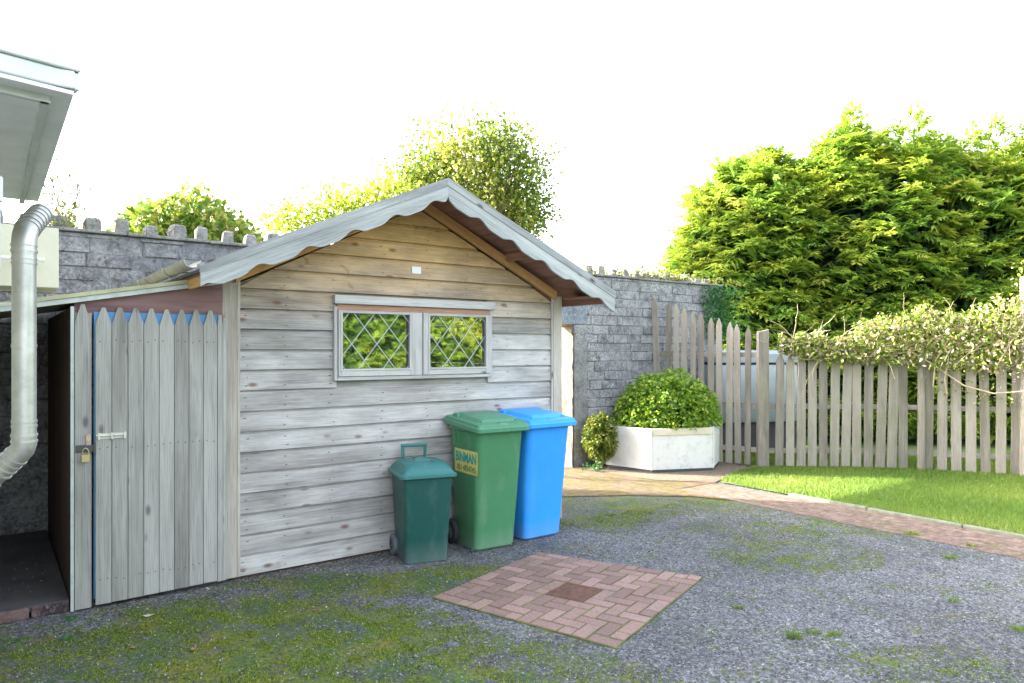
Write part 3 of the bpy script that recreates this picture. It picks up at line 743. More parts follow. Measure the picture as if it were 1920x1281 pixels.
# ------------------------------------------------------------------ boundary wall
def bwall():
    t = thing('stone_wall', 'tall grey block wall with upright coping stones running behind the shed', 'wall', O, ANG)
    H = 2.80; D0 = 2.26; s0, s1 = -6.0, 8.75; OP = (2.9, 5.318, 2.10)
    b = MB(); ch = .1365; row = 0; z = 0
    while z < H - .02:
        z1 = min(z + ch + random.uniform(-.008, .012), H); s = s0 - random.uniform(0, .3)
        while s < s1:
            e = s + random.uniform(.22, .46)
            a, c = max(s, s0) + .004, min(e, s1) - .004
            cut = []
            if z < OP[2] and c > OP[0] and a < OP[1] + .27 and z < 2.10:
                if a < OP[0]: cut.append((a, OP[0]))
                if c > OP[1] + .27: cut.append((OP[1] + .27, c))
            else: cut.append((a, c))
            for a_, c_ in cut:
                if c_ - a_ < .03: continue
                pr = random.uniform(-.012, .014); q = random.uniform(.004, .010)
                y = D0 + pr; zz0, zz1 = z + .004, z1 - .004; j = lambda: random.uniform(-.006, .006)
                back = [(a_, D0 + .03, zz0), (c_, D0 + .03, zz0), (c_, D0 + .03, zz1), (a_, D0 + .03, zz1)]
                rim = [(a_ + j() * .4, y + .010, zz0 + j() * .4), (c_ + j() * .4, y + .010, zz0 + j() * .4), (c_ + j() * .4, y + .010, zz1 + j() * .4), (a_ + j() * .4, y + .010, zz1 + j() * .4)]
                fr = [(a_ + q, y + j(), zz0 + q), (c_ - q, y + j(), zz0 + q), (c_ - q, y + j(), zz1 - q), (a_ + q, y + j(), zz1 - q)]
                r = random.random()
                b.loft([[Vector(p) for p in x] for x in (back, rim, fr)], r, g=(1, 0, 0))
            s = e
        z = z1; row += 1
    b.build('block_face', M_stone, t, weld=False)
    c = MB()
    for (a, e, z0, z1) in ((s0, OP[0], 0, H - .002), (OP[1] + .003, s1, 0, H - .002), (OP[0], OP[1] + .003, OP[2], H - .002)):
        c.box(a, e, D0 + .012, D0 + .27, z0, z1, (1, 0, 0))
    c.build('wall_core', M_mortar, t)
    c = MB(); c.box(OP[1] + .004, OP[1] + .262, D0 - .02, D0 + .035, 0, 2.07, (0, 0, 1)); c.build('pier', M_pier, t, bevel=.02)
    c = MB(); c.box(OP[1] - .3, OP[1] + .25, D0 - .012, D0 + .02, 2.075, 2.42, (1, 0, 0)); c.build('slate_patch', M_slate, t, bevel=.01)
    # ragged plaster on the opening's reveal
    c = MB(); n1_, n2_ = 26, 6; G = [[None] * (n2_ + 1) for _ in range(n1_ + 1)]
    for i in range(n1_ + 1):
        for k in range(n2_ + 1):
            G[i][k] = Vector((OP[1] - .012 - random.uniform(0, .035), D0 - .012 + .29 * k / n2_, 2.10 * i / n1_))
    for i in range(n1_):
        for k in range(n2_): c.face([G[i][k], G[i][k + 1], G[i + 1][k + 1], G[i + 1][k]], (0, 0, 1), random.random())
    c.build('plaster_reveal', M_plaster, t, smooth=True)
    c = MB(); c.box(OP[0] - .1, OP[1] + .02, D0 + .005, D0 + .265, OP[2] - .04, OP[2] + .06, (1, 0, 0)); c.build('lintel', M_lintel, t, bevel=.01)
    # thin coping slab
    c = MB(); s = s0
    while s < s1:
        e = s + random.uniform(.5, .9); zz = H + random.uniform(-.004, .006)
        c.box(s + .002, min(e, s1) - .002, D0 - .03 + random.uniform(-.012, .012), D0 + .30, zz, zz + .03, (1, 0, 0), random.random()); s = e
    c.build('coping_slab', M_merlon, t, bevel=.008)
    # upright coping stones
    s = -4.6; k = 0
    while s < s1 - .2:
        w_ = random.uniform(.10, .135); h = random.uniform(.11, .16) if s < 4 else random.uniform(.09, .15)
        c = MB(); yaw = random.uniform(-.15, .15); M_ = Matrix.Translation((s, D0 + .12, H + .025)) @ Matrix.Rotation(yaw, 4, 'Z') @ Matrix.Rotation(random.uniform(-.06, .06), 4, 'Y')
        x0, x1 = -w_ / 2, w_ / 2; jj = lambda a=.008: random.uniform(-a, a)
        rings = []
        for (z, f) in ((0, 1.0), (h * .55, .98), (h * .86, .92), (h, .68)):
            rings.append([M_ @ Vector((x0 * f + jj(), -.10 * f + jj(), z + jj())), M_ @ Vector((x1 * f + jj(), -.10 * f + jj(), z + jj())), M_ @ Vector((x1 * f + jj(), .10 * f + jj(), z + jj())), M_ @ Vector((x0 * f + jj(), .10 * f + jj(), z + jj()))])
        c.loft(rings, random.random()); c.build('coping_stone', M_merlon, t, bevel=.006)
        s += random.uniform(.225, .26)
    return t
M_lintel = plain('sandy_lintel', (.34, .25, .10), .9, var=.3, scale=14)
bwall()

# ------------------------------------------------------------------ wheelie bins
def rrect(w, d, r, cx=0, cy=0, z=0, n=5, slope=0):
    out = []
    for (sx, sy, a0) in ((1, -1, -90), (1, 1, 0), (-1, 1, 90), (-1, -1, 180)):
        for k in range(n + 1):
            a = R(a0 + 90 * k / n)
            x = cx + sx * (w / 2 - r) + r * math.cos(a); y = cy + sy * (d / 2 - r) + r * math.sin(a)
            out.append(Vector((x, y, z + slope * y)))
    return out
def wheel(m, cx, cy, cz, r, w_, mi_t=0):
    prof = [(-w_ / 2, r * .55), (-w_ / 2, r * .93), (-w_ * .3, r), (w_ * .3, r), (w_ / 2, r * .93), (w_ / 2, r * .55)]
    n = 24; rings = []
    for k in range(n):
        a = 2 * math.pi * k / n
        rings.append([Vector((cx + px, cy + pr * math.cos(a), cz + pr * math.sin(a))) for px, pr in prof])
    for k in range(n):
        j = (k + 1) % n
        for i in range(len(prof) - 1): m.face([rings[k][i], rings[j][i], rings[j][i + 1], rings[k][i + 1]])
def hub(m, cx, cy, cz, r, w_):
    n = 16
    for sx in (-1, 1):
        m.face([(cx + sx * w_ * .30, cy + r * .2 * math.cos(2 * math.pi * k / n), cz + r * .2 * math.sin(2 * math.pi * k / n)) for k in range(n)])
    for k in range(6):
        a = 2 * math.pi * k / 6; M_ = Matrix.Translation((cx, cy, cz)) @ Matrix.Rotation(a, 4, 'X')
        m.box(-w_ * .35, w_ * .35, -r * .08, r * .08, r * .12, r * .6, M=M_)
    m.tube([(cx - w_ * .4, cy, cz), (cx + w_ * .4, cy, cz)], r * .2, 12)

def wheelie(label, loc, rz, mb, ml, W=.50, group='wheelie bins against the shed'):
    t = thing('wheelie_bin', label, 'bin', loc, rz, group)
    b = MB()
    rings = [rrect(.38, .36, .05, 0, .045, .004), rrect(.40, .385, .055, 0, .04, .02), rrect(.43, .43, .055, 0, .02, .45), rrect(.462, .485, .05, 0, 0, .955), rrect(.468, .49, .05, 0, 0, .962)]
    b.loft(rings, g=(0, 0, 1)); bo = b.build('body', mb, t, smooth=True)
    b = MB()          # collar under the lid
    b.loft([rrect(.468, .49, .05, 0, 0, .93), rrect(.49, .515, .05, 0, 0, .936), rrect(.49, .515, .05, 0, 0, .985), rrect(.46, .485, .045, 0, 0, .985)])
    b.build('collar', mb, t, smooth=True)
    for sx in (-1, 1):
        for y in (-.1, .06, .15):
            b = MB(); b.hull8([(sx * .222, y - .006, .80), (sx * .236, y - .006, .80), (sx * .236, y + .006, .80), (sx * .222, y + .006, .80), (sx * .226, y - .006, .93), (sx * .243, y - .006, .93), (sx * .243, y + .006, .93), (sx * .226, y + .006, .93)]); b.build('rib', mb, bo)
    b = MB(); sl = .07; Z = 1.0
    rr = [rrect(W + .02, .58, .03, 0, -.0, Z - .045, slope=sl), rrect(W + .032, .592, .035, 0, 0, Z - .04, slope=sl), rrect(W + .036, .596, .035, 0, 0, Z - .012, slope=sl), rrect(W + .02, .58, .035, 0, 0, Z - .004, slope=sl),
          rrect(W + .012, .572, .035, 0, 0, Z - .004, slope=sl), rrect(W + .005, .565, .035, 0, 0, Z + .016, slope=sl), rrect(W - .03, .53, .035, 0, .0, Z + .022, slope=sl), rrect(W - .10, .44, .04, 0, .01, Z + .024, slope=sl),
          rrect(W - .13, .41, .04, 0, .01, Z + .044, slope=sl), rrect(W - .17, .37, .04, 0, .01, Z + .050, slope=sl)]
    b.loft(rr); lid = b.build('lid', ml, t, smooth=True)
    for x in (-.19, .19):
        b = MB(); b.loft([rrect(.05, .09, .012, x, .17, Z + .02, slope=sl), rrect(.045, .08, .012, x, .17, Z + .042, slope=sl), rrect(.03, .06, .01, x, .17, Z + .047, slope=sl)]); b.build('lid_boss', ml, lid, smooth=True)
    for x in (-.17, .17):
        b = MB(); b.loft([rrect(.03, .05, .008, x, -.20, Z - .0, slope=sl), rrect(.026, .04, .008, x, -.20, Z + .036, slope=sl)]); b.build('lid_boss', ml, lid, smooth=True)
    b = MB(); b.loft([rrect(.10, .05, .012, 0, -.262, Z + .005, slope=sl), rrect(.09, .035, .01, 0, -.262, Z + .024, slope=sl)])
    b.build('lid_boss', ml, lid, smooth=True)
    b = MB(); b.tube([(-.2, .31, 1.02), (.2, .31, 1.02)], .014, 10)
    for x in (-.18, -.06, .06, .18): b.box(x - .012, x + .012, .24, .31, 1.005, 1.028)
    b.build('handle', ml, t, smooth=True)
    b = MB(); b.tube([(-.23, .205, .1), (.23, .205, .1)], .012, 8); b.build('axle', M_dark, t)
    for x in (-.225, .225):
        m_ = MB(); wheel(m_, x, .205, .1, .1, .045); wo = m_.build('wheel', M_rubber, t, smooth=True)
        m_ = MB(); hub(m_, x, .205, .1, .1, .045); m_.build('hub', M_wheel, wo)
    return t, bo
def textmesh(txt, size, mat_, parent, loc, rot, name='lettering', sx=1.0, bold=.0):
    cu = bpy.data.curves.new(name, 'FONT'); cu.body = txt; cu.size = size; cu.align_x = 'CENTER'; cu.align_y = 'CENTER'; cu.offset = bold; cu.extrude = .0004
    tmp = bpy.data.objects.new('tmp', cu); col.objects.link(tmp)
    dg = bpy.context.evaluated_depsgraph_get(); me = bpy.data.meshes.new_from_object(tmp.evaluated_get(dg))
    bpy.data.objects.remove(tmp); me.name = name; me.materials.clear(); me.materials.append(mat_)
    o = bpy.data.objects.new(name, me); col.objects.link(o); o.parent = parent; o.location = loc; o.rotation_euler = rot; o.scale = (sx, 1, 1)
    return o
tg, tgb = wheelie('green wheelie bin with a yellow lettered sticker on its left side', SD(2.015, -.345), ANG - R(3), M_green, M_greenlid); tg.scale = (1.0, 1.04, 1.085)
tb, tbb = wheelie('bright blue wheelie bin nearest the brick path', SD(2.565, -.30), ANG + R(1), M_bluep, M_bluep); tb.scale = (1.07, 1.04, 1.085)
# sticker on the green bin's left side
M_yel = plain('yellow_sticker', (.62, .56, .16), .5, var=.15, scale=14)
M_tealp = plain('teal_print', (.02, .30, .26), .5); M_gprint = plain('green_print', (.12, .22, .10), .5)
st = MB(); tilt = .032
def sidex(z): return -(.215 + (z - .45) * .0317) - .0018
st.face([(sidex(.600), .155, .600), (sidex(.600), -.225, .600), (sidex(.785), -.23, .785), (sidex(.785), .15, .785)], (0, 1, 0))
sto = st.build('sticker', M_yel, tgb, weld=False)
textmesh('BINMAN', .105, M_tealp, sto, (sidex(.722) - .0012, -.035, .722), (R(90) + .0, 0, R(-90)), sx=.86, bold=.004)
textmesh('021 4824745', .058, M_gprint, sto, (sidex(.638) - .0012, -.035, .640), (R(90), 0, R(-90)), sx=1.0, bold=.0015)

def smallbin():
    t = thing('garden_bin', 'small dark green wheeled bin with an upright handle in front of the shed', 'bin', SD(1.375, -.34), ANG - R(14)); t.scale = (1.24, 1.2, 1.13)
    b = MB()
    b.loft([rrect(.27, .29, .025, 0, .01, .004), rrect(.28, .30, .028, 0, .01, .015), rrect(.325, .37, .03, 0, 0, .60), rrect(.335, .38, .03, 0, 0, .615)])
    body = b.build('body', M_teal, t, smooth=True)
    b = MB(); Z = .625
    b.loft([rrect(.35, .40, .03, 0, 0, Z - .018), rrect(.375, .425, .035, 0, 0, Z - .012), rrect(.375, .425, .035, 0, 0, Z + .006), rrect(.345, .395, .035, 0, 0, Z + .016), rrect(.335, .38, .035, 0, 0, Z + .03), rrect(.27, .31, .045, 0, .0, Z + .075), rrect(.22, .26, .045, 0, .0, Z + .082)])
    lid = b.build('lid', M_teallid, t, smooth=True)
    b = MB()
    b.loft([rrect(.11, .018, .006, 0, -.02, Z + .08), rrect(.10, .014, .006, 0, -.02, Z + .090)]); b.build('lid_ridge', M_teallid, lid, smooth=True); b = MB()
    b.loft([rrect(.09, .016, .006, .0, .05, Z + .08), rrect(.08, .012, .005, .0, .05, Z + .092)])
    b.build('lid_ridge', M_teallid, lid, smooth=True)
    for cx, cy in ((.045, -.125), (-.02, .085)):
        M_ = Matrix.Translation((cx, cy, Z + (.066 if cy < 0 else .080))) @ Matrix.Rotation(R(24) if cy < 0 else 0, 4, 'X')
        b = MB(); b.box(-.012, .012, -.035, .035, 0, .008, M=M_); b.build('lid_slot_shade', M_teal, lid)  # raised dark box, its colour stands for the shade inside a lid recess
    b = MB(); y = .20; zt = .79
    b.tube([(-.075, y, Z - .08), (-.078, y, zt - .015), (-.070, y, zt), (.070, y, zt), (.078, y, zt - .015), (.075, y, Z - .08)], .011, 8)
    b.tube([(-.09, y, zt), (.09, y, zt)], .0135, 10)
    b.build('handle', M_teallid, t, smooth=True)
    b = MB(); b.tube([(-.16, .15, .075), (.16, .15, .075)], .008, 8); b.build('axle', M_dark, t)
    for x in (-.152, .152):
        m_ = MB(); wheel(m_, x, .15, .075, .075, .03); wo = m_.build('wheel', M_wheel, t, smooth=True)
        m_ = MB(); hub(m_, x, .15, .075, .075, .03); m_.build('hub', M_wheel, wo)
smallbin()

# ------------------------------------------------------------------ house at the left edge
def house():
    t = thing('house', 'cream rendered house with grey-white fascia and wide soffit at the left edge', 'house', SD(-1.72, -2.4), ANG)
    ox, oy = -1.72, -2.4
    def L_(s, d, z): return (s - ox, d - oy, z)
    b = MB(); b.box(-6.5, 0, 0, 7.2, 0, 5.0, (1, 0, 0)); b.build('wall', M_cream, t)  # unseen tall body, its height and depth chosen to shade the yard
    b = MB(); x0, x1, y0, y1 = -6.9, .1, -.2, 7.4
    rx = (x0 + x1) / 2
    b.prism([(x0, y0, 5.0), (x1, y0, 5.0), (rx, y0, 7.2)], (0, y1 - y0, 0), (0, 1, 0)); b.build('roof', M_tile, t)  # unseen main roof, raised high to block sun from the yard
    # canopy over the ground floor: soffit, fascia, gutter
    C = (-1.322, -2.80); F = (C[0] - .972 * 3, C[1] - .2325 * 3); S = (-1.322, -.86)
    Zs = 2.50
    def poly(inset, z):
        return [L_(C[0] - inset, C[1] + inset * .95, z), L_(S[0] - inset, S[1], z), L_(-4.3, S[1], z), L_(F[0], F[1] + inset * 1.02, z)]
    b = MB(); b.prism(poly(-.055, Zs + .004), (0, 0, .012), (0, 1, 0)); b.build('soffit', M_soffit, t)
    b = MB(); p = poly(.20, Zs - .004); b.prism([p[0], p[1], p[2], p[3]], (0, 0, .007), (0, 1, 0)); b.build('soffit_panel', M_soffit2, t)
    b = MB(); A = Vector(p[0]); B = Vector(p[1]); E = Vector(p[3])
    for P0, P1 in ((A, B), (A, E)):
        d_ = (P1 - P0).normalized(); n_ = Vector((-d_.y, d_.x, 0)) * .008
        b.hull8([P0 - n_, P1 - n_, P1 + n_, P0 + n_] and [P0 - n_ - Vector((0, 0, .008)), P1 - n_ - Vector((0, 0, .008)), P1 + n_ - Vector((0, 0, .008)), P0 + n_ - Vector((0, 0, .008)), P0 - n_ - Vector((0, 0, .001)), P1 - n_ - Vector((0, 0, .001)), P1 + n_ - Vector((0, 0, .001)), P0 + n_ - Vector((0, 0, .001))])
    b.build('soffit_trim', M_soffit2, t)
    # fascia boards
    b = MB()
    def board(P0, P1, z0, z1, th, m, off=0):
        P0 = Vector((P0[0], P0[1], 0)); P1 = Vector((P1[0], P1[1], 0)); d_ = (P1 - P0).normalized(); n_ = Vector((d_.y, -d_.x, 0))
        q = [P0 + n_ * off, P1 + n_ * off, P1 + n_ * (off + th), P0 + n_ * (off + th)]
        m.hull8([p_ + Vector((0, 0, z0)) for p_ in q] + [p_ + Vector((0, 0, z1)) for p_ in q], d_)
    Cl = L_(*C, 0); Sl = L_(*S, 0); Fl = L_(*F, 0)
    board(Fl, Cl, Zs - .018, Zs + .085, .022, b, -.03); board(Cl, Sl, Zs - .018, Zs + .085, .022, b, -.03)
    b.build('fascia', M_fascia, t)
    b = MB()      # box gutter with a rolled lip
    e1 = (Vector(Cl) - Vector(Fl)).normalized() * .062; e2 = (Vector(Sl) - Vector(Cl)).normalized() * .058
    for (P0, P1) in ((Fl, Vector(Cl) + e1), (Vector(Cl) - e2, Sl)):
        board(P0, P1, Zs + .022, Zs + .078, .065, b, -.006)
        board(P0, P1, Zs + .079, Zs + .090, .076, b, -.006)
    b.build('gutter', M_gutw, t, bevel=.006)
    b = MB()      # low pitched roof above
    a0 = Vector(Fl) + Vector((0, 0, Zs + .07)); a1 = Vector(Cl) + Vector((0, 0, Zs + .07)); a2 = Vector(Sl) + Vector((0, 0, Zs + .07))
    k1 = Vector((-.45, .5, Zs + .18)); 
    b.face([a1, a2, (-.02, a2.y, Zs + .16), k1]); b.face([a0, a1, k1, (a0.x, .4, Zs + .2)]); b.face([k1, (-.02, a2.y, Zs + .16), (-.9, a2.y, Zs + .2), (a0.x, .4, Zs + .2)])
    b.build('canopy_roof', M_tile, t, weld=False)
    # cream boxed-out bay with its overflow pipe
    b = MB(); x0, y0, z0 = L_(-1.72, .60, 2.15); x1, y1, z1 = L_(-1.076, 1.1, 2.58)
    b.box(x0 + .002, x1, y0, y1, z0, z1); bay = b.build('cream_box', M_cream, t, bevel=.004)
    b = MB(); q = Vector(L_(-1.60, .50, 2.335)); b.tube([q, q + Vector((.42, -.0, .0))], .013, 8); b.tube([q + Vector((.42, 0, 0)), q + Vector((.432, 0, 0))], .017, 8); b.build('overflow_pipe', M_white, t)
    b = MB(); q = Vector(L_(-1.60, .50, 2.335)); b.box(q.x - .12, q.x, q.y - .02, y0, q.z - .02, q.z + .02); b.build('pipe_bracket', M_white, t)
    # white waste pipes low on the wall
    b = MB(); w1 = Vector(L_(-1.72, -.1, 1.83)); w2 = Vector(L_(-1.445, -.1, 1.93))
    b.tube([w1, w2], .030, 12); b.build('waste_pipe', M_pvc, t, smooth=True)
    return t
M_gutw = plain('pale_gutter', (.58, .62, .58), .45, var=.08, dirt=((.33, .42, .32), .52, .5))
M_pvc = plain('white_pvc', (.55, .66, .72), .4, var=.05)
house()

def downpipe():
    # stands clear of the house; galvanised with crimped elbows
    X, Y = -2.125, 3.09; r = .0455
    t = thing('downpipe', 'galvanised metal downpipe with crimped elbows in front of the open store', 'pipe', (X, Y, 0))
    b = MB(); b.tube([(0, 0, 1.32), (0, 0, 2.14)], r, 28, caps=False); b.build('pipe', M_metal, t, smooth=True)
    def elbow(p0, h, segs, name):
        hx, hy = h
        m = MB(); p = Vector(p0); pts = []; rad = []
        for (dx, dz, L, rr) in segs:
            d = Vector((dx * hx, dx * hy, dz)).normalized()
            pts.append(p.copy()); rad.append(rr); p = p + d * L
        pts.append(p.copy()); rad.append(segs[-1][3]); m.tube(pts, rad, 28, caps=False); de = (pts[-1] - pts[-2]).normalized(); m.tube([pts[-1] - de * .02, pts[-1] - de * .018], rad[-1] * .97, 28, mi=1)  # dark disc inside the elbow's end: shade of the bore put into colour
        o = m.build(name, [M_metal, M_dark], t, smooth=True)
        rg = MB()
        for i, (dx, dz, L, rr) in enumerate(segs):
            if L > .03:
                d = Vector((dx * hx, dx * hy, dz)).normalized()
                for f in (.25, .75):
                    c = pts[i] + d * L * f; rg.tube([c - d * .004, c + d * .004], rr + .0035, 28)
        rg.build('crimp', M_metal, o, smooth=True)
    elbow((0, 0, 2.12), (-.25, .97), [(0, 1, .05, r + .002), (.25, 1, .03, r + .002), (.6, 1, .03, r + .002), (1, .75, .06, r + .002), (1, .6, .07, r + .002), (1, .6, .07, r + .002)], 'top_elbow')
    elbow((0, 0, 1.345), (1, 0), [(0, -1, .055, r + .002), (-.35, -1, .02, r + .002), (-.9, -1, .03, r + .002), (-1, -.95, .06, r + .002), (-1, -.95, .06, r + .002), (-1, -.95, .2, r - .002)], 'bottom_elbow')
    for z in (2.10, 2.08, 1.37, 1.39, 1.72):
        rg = MB(); rg.tube([(0, 0, z - .005), (0, 0, z + .005)], r + .003, 28); rg.build('seam_ring', M_metal, t, smooth=True)
    b = MB(); b.tube([(-.34, .05, 1.90), (-.05, 0.02, 1.90)], .008, 8); b.build('bracket', M_white, t)
downpipe()
def flue():
    t = thing('boiler_flue', 'white plastic flue with a cowl under the house soffit', 'flue', (-1.93, 2.60, 2.02))
    b = MB(); b.tube([(0, 0, -.02), (0, 0, .20)], .045, 20); b.build('pipe', M_pvc, t, smooth=True)  # pipe is bluish white, cowl plain white
    b = MB(); b.tube([(0, 0, .23), (0, 0, .32)], .052, 20); b.tube([(0, 0, .195), (0, 0, .232)], .03, 16); b.build('cowl', M_white, t, smooth=True)
flue()

# ------------------------------------------------------------------ planter and bushes
M_planter = plain('chalky_white_paint', (.66, .66, .63), .8, var=.06, scale=4, dirt=((.42, .43, .42), .52, .75))
M_rim = plain('cream_rim', (.60, .55, .42), .8, var=.1)
def planter():
    c = Vector((2.26, 10.48, 0))
    t = thing('planter', 'white hexagonal planter holding the round clipped bush by the picket fence', 'planter', c)
    V = [(1.37, 10.24), (1.92, 9.76), (2.83, 9.97), (3.17, 10.74), (2.55, 11.1), (1.44, 10.68)]
    V = [Vector((x, y, 0)) - c for x, y in V]; n = 6; H = .615
    def ring(k, z): return [v * k + Vector((0, 0, z)) for v in V]
    b = MB(); b.loft([ring(.99, .05), ring(1.0, H - .0), ring(.93, H), ring(.91, H - .12)], caps=False); b.build('side_panel', M_planter, t)
    b = MB(); b.loft([ring(.985, .0), ring(.985, .05)]); b.build('plinth', M_dark, t)
    for i in range(n):
        a, e = V[i], V[(i + 1) % n]
        b = MB(); b.tube([a * 1.0 + Vector((0, 0, .05)), a * 1.004 + Vector((0, 0, H))], .012, 6)
        b.build('corner_strip', M_planter, t)
    a, e = V[1], V[2]; dv = (e - a).normalized(); nn = Vector((dv.y, -dv.x, 0))
    b = MB(); q = [a + dv * .02 + nn * .004, e - dv * .02 + nn * .004, e - dv * .02 + nn * .018, a + dv * .02 + nn * .018]
    b.hull8([p + Vector((0, 0, H - .085)) for p in q] + [p + Vector((0, 0, H - .002)) for p in q]); b.build('rim_board', M_rim, t)
    b = MB(); b.loft([ring(.90, H - .14), ring(.90, H - .1)]); b.build('soil', M_soil, t)
planter()

def dome(name, label, cat, c, rad, n, size, m, stops_r=(0, 1), zmin=-1, bark=True, lumps=5, aspect=.55, parent=None, seedk=0, sub=.10):
    """clipped bush: leaves through the outer shell of a lumpy ellipsoid, stems inside"""
    t = thing(name, label, cat, (c[0], c[1], 0))
    d = unit(RNG.normal(size=(n, 3))); 
    k = 1 + sub * (np.sin(d[:, 0] * 7 + seedk) * np.cos(d[:, 2] * 6 + seedk * 2) + .6 * np.sin(d[:, 1] * 11 + d[:, 2] * 9))
    rr = (1 - np.abs(RNG.normal(0, .10, n))) * k
    p = d * rr[:, None] * np.array(rad); keep = p[:, 2] + c[2] > zmin; p = p[keep]; d = d[keep]
    r = RNG.beta(2, 2, len(p)) * (stops_r[1] - stops_r[0]) + stops_r[0]
    p = p + np.array([0, 0, c[2]])
    leaves('crown', p, RNG.uniform(.7, 1.25, len(p)) * size, r, m, t, aspect, outward=d)
    # inner leaf mass
    n2 = n // 4; d = unit(RNG.normal(size=(n2, 3))); p = d * (RNG.uniform(.3, .85, n2) ** .5)[:, None] * np.array(rad) * .9; kk = p[:, 2] + c[2] > zmin; p = p[kk] + np.array([0, 0, c[2]])
    leaves('inner_foliage', p, np.full(len(p), size * 2.2), RNG.uniform(0, .5, len(p)), m, t, .8)
    b = MB()
    for i in range(7):
        a = random.uniform(0, 6.28); e = Vector((math.cos(a) * rad[0] * .7, math.sin(a) * rad[1] * .7, c[2] + rad[2] * .3))
        b.tube([(math.cos(a) * .03, math.sin(a) * .03, 0), e * .4 + Vector((0, 0, .1)), e], [.016, .012, .005], 6)
    b.build('trunk', M_bark, t)
    return t
M_box = foliage('clipped_bush_leaf', [(0, (.08, .18, .02)), (.4, (.16, .30, .025)), (.75, (.30, .42, .04)), (1, (.48, .48, .09))], .3, .45, .5)
M_var = foliage('variegated_leaf', [(0, (.05, .11, .015)), (.5, (.15, .20, .03)), (.8, (.30, .28, .07)), (1, (.42, .36, .15))], .3)
dome('round_bush', 'dense round clipped green bush growing out of the white planter', 'bush', (2.27, 10.45, .63), (.80, .66, .78), 9500, .058, M_box, zmin=.60, sub=.05)
dome('shrub', 'small yellow-green variegated shrub squeezed between the stone wall and the white planter', 'bush', (1.25, 10.10, .46), (.25, .22, .35), 1500, .055, M_var, zmin=.12)
M_ivy = foliage('ivy_leaf', [(0, (.03, .11, .035)), (1, (.08, .24, .06))], .2)
n = 70; p = np.stack([RNG.normal(0, .07, n), RNG.normal(0, .06, n), np.abs(RNG.normal(0, .06, n))], 1)
o = leaves('leafy_weed', p, np.full(n, .045), RNG.uniform(0, 1, n), M_ivy); o.location = (1.17, 9.95, .02); tag(o, 'low green weed growing at the foot of the variegated shrub', 'plant')

# ------------------------------------------------------------------ picket fence
def fence():
    pts = [Vector((2.27, 11.22, 0)), Vector((3.61, 10.23, 0)), Vector((4.85, 10.16, 0)), Vector((5.75, 9.98, 0)), Vector((6.85, 9.50, 0)), Vector((8.6, 8.9, 0))]
    t = thing('picket_fence', 'weathered grey picket fence sweeping down from the stone wall along the lawn', 'fence', pts[0])
    base = pts[0]
    seg = [(pts[i], pts[i + 1]) for i in range(len(pts) - 1)]
    acc = 0; X = []
    def hgt(p):
        x = p.x
        if x < 3.55:
            f = (x - 2.27) / (3.55 - 2.27); return 2.56 - .57 * (f ** .85)
        if x < 4.9: return 1.66 - .05 * (x - 3.6)
        return 1.60
    for si, (a, e) in enumerate(seg):
        L = (e - a).length; d = (e - a).normalized(); nrm = Vector((d.y, -d.x, 0)); yaw = math.atan2(d.y, d.x)
        n = round(L / ((.140, .158, .165, .180, .200)[si])); 
        zr = [(.22, .29), (.86, .93)] + ([(1.60, 1.67)] if si == 0 else [])
        for z0, z1 in zr:
            r = MB()
            q = [a - base + nrm * -.035, e - base + nrm * -.035, e - base + nrm * -.003, a - base + nrm * -.003]
            r.hull8([p + Vector((0, 0, z0)) for p in q] + [p + Vector((0, 0, z1)) for p in q], d, random.random())
            r.build('rail', M_fence, t)
        for k in range(n):
            c = a + (e - a) * ((k + .5) / n)
            if (c - Vector((3.61, 10.23, 0))).length < .08 or (c - Vector((5.75, 9.98, 0))).length < .085 or (c - Vector((6.85, 9.5, 0))).length < .06: continue
            w_ = random.uniform(.088, .102) if si == 0 else random.uniform(.112, .130); h = hgt(c) + random.uniform(-.02, .02); sh = h - .11
            b = MB(); M_ = Matrix.Translation(c - base) @ Matrix.Rotation(yaw, 4, 'Z') @ Matrix.Rotation(random.gauss(0, .010), 4, 'Y') @ Matrix.Rotation(random.gauss(0, .008), 4, 'X')
            pp = [(-w_ / 2, 0, .035), (w_ / 2, 0, .03 + random.uniform(0, .01)), (w_ / 2, 0, sh), (.008, 0, h), (-.008, 0, h), (-w_ / 2, 0, sh)]
            b.prism([M_ @ Vector(p) for p in pp], M_.to_3x3() @ Vector((0, -.02, 0)) * -1 * -1, (0, 0, 1), random.random())
            b.build('picket', M_fence, t, bevel=.003)
    for (x, y, h, w_) in ((3.61, 10.22, 2.0, .085), (5.75, 9.97, 1.72, .05), (6.84, 9.46, 2.68, .058), (8.6, 8.9, 1.9, .05)):
        b = MB(); c = Vector((x, y, 0)) - base
        if x < 4: b.box(c.x - w_, c.x + w_, c.y - .05, c.y + .05, 0, h, (0, 0, 1)) if False else b.hull8([c + Vector((-.075, -.05, 0)), c + Vector((.075, -.06, 0)), c + Vector((.075, .05, 0)), c + Vector((-.075, .05, 0)), c + Vector((-.072, -.05, h - .04)), c + Vector((.072, -.06, h)), c + Vector((.072, .05, h)), c + Vector((-.072, .05, h - .03))], (0, 0, 1), .3)
        else: b.tube([c, c + Vector((.006, 0, h * .5)), c + Vector((0, 0, h))], [w_ * 1.05, w_, w_ * .95], 14, r=.55)
        b.build('post', M_fence, t, bevel=.004)
fence()

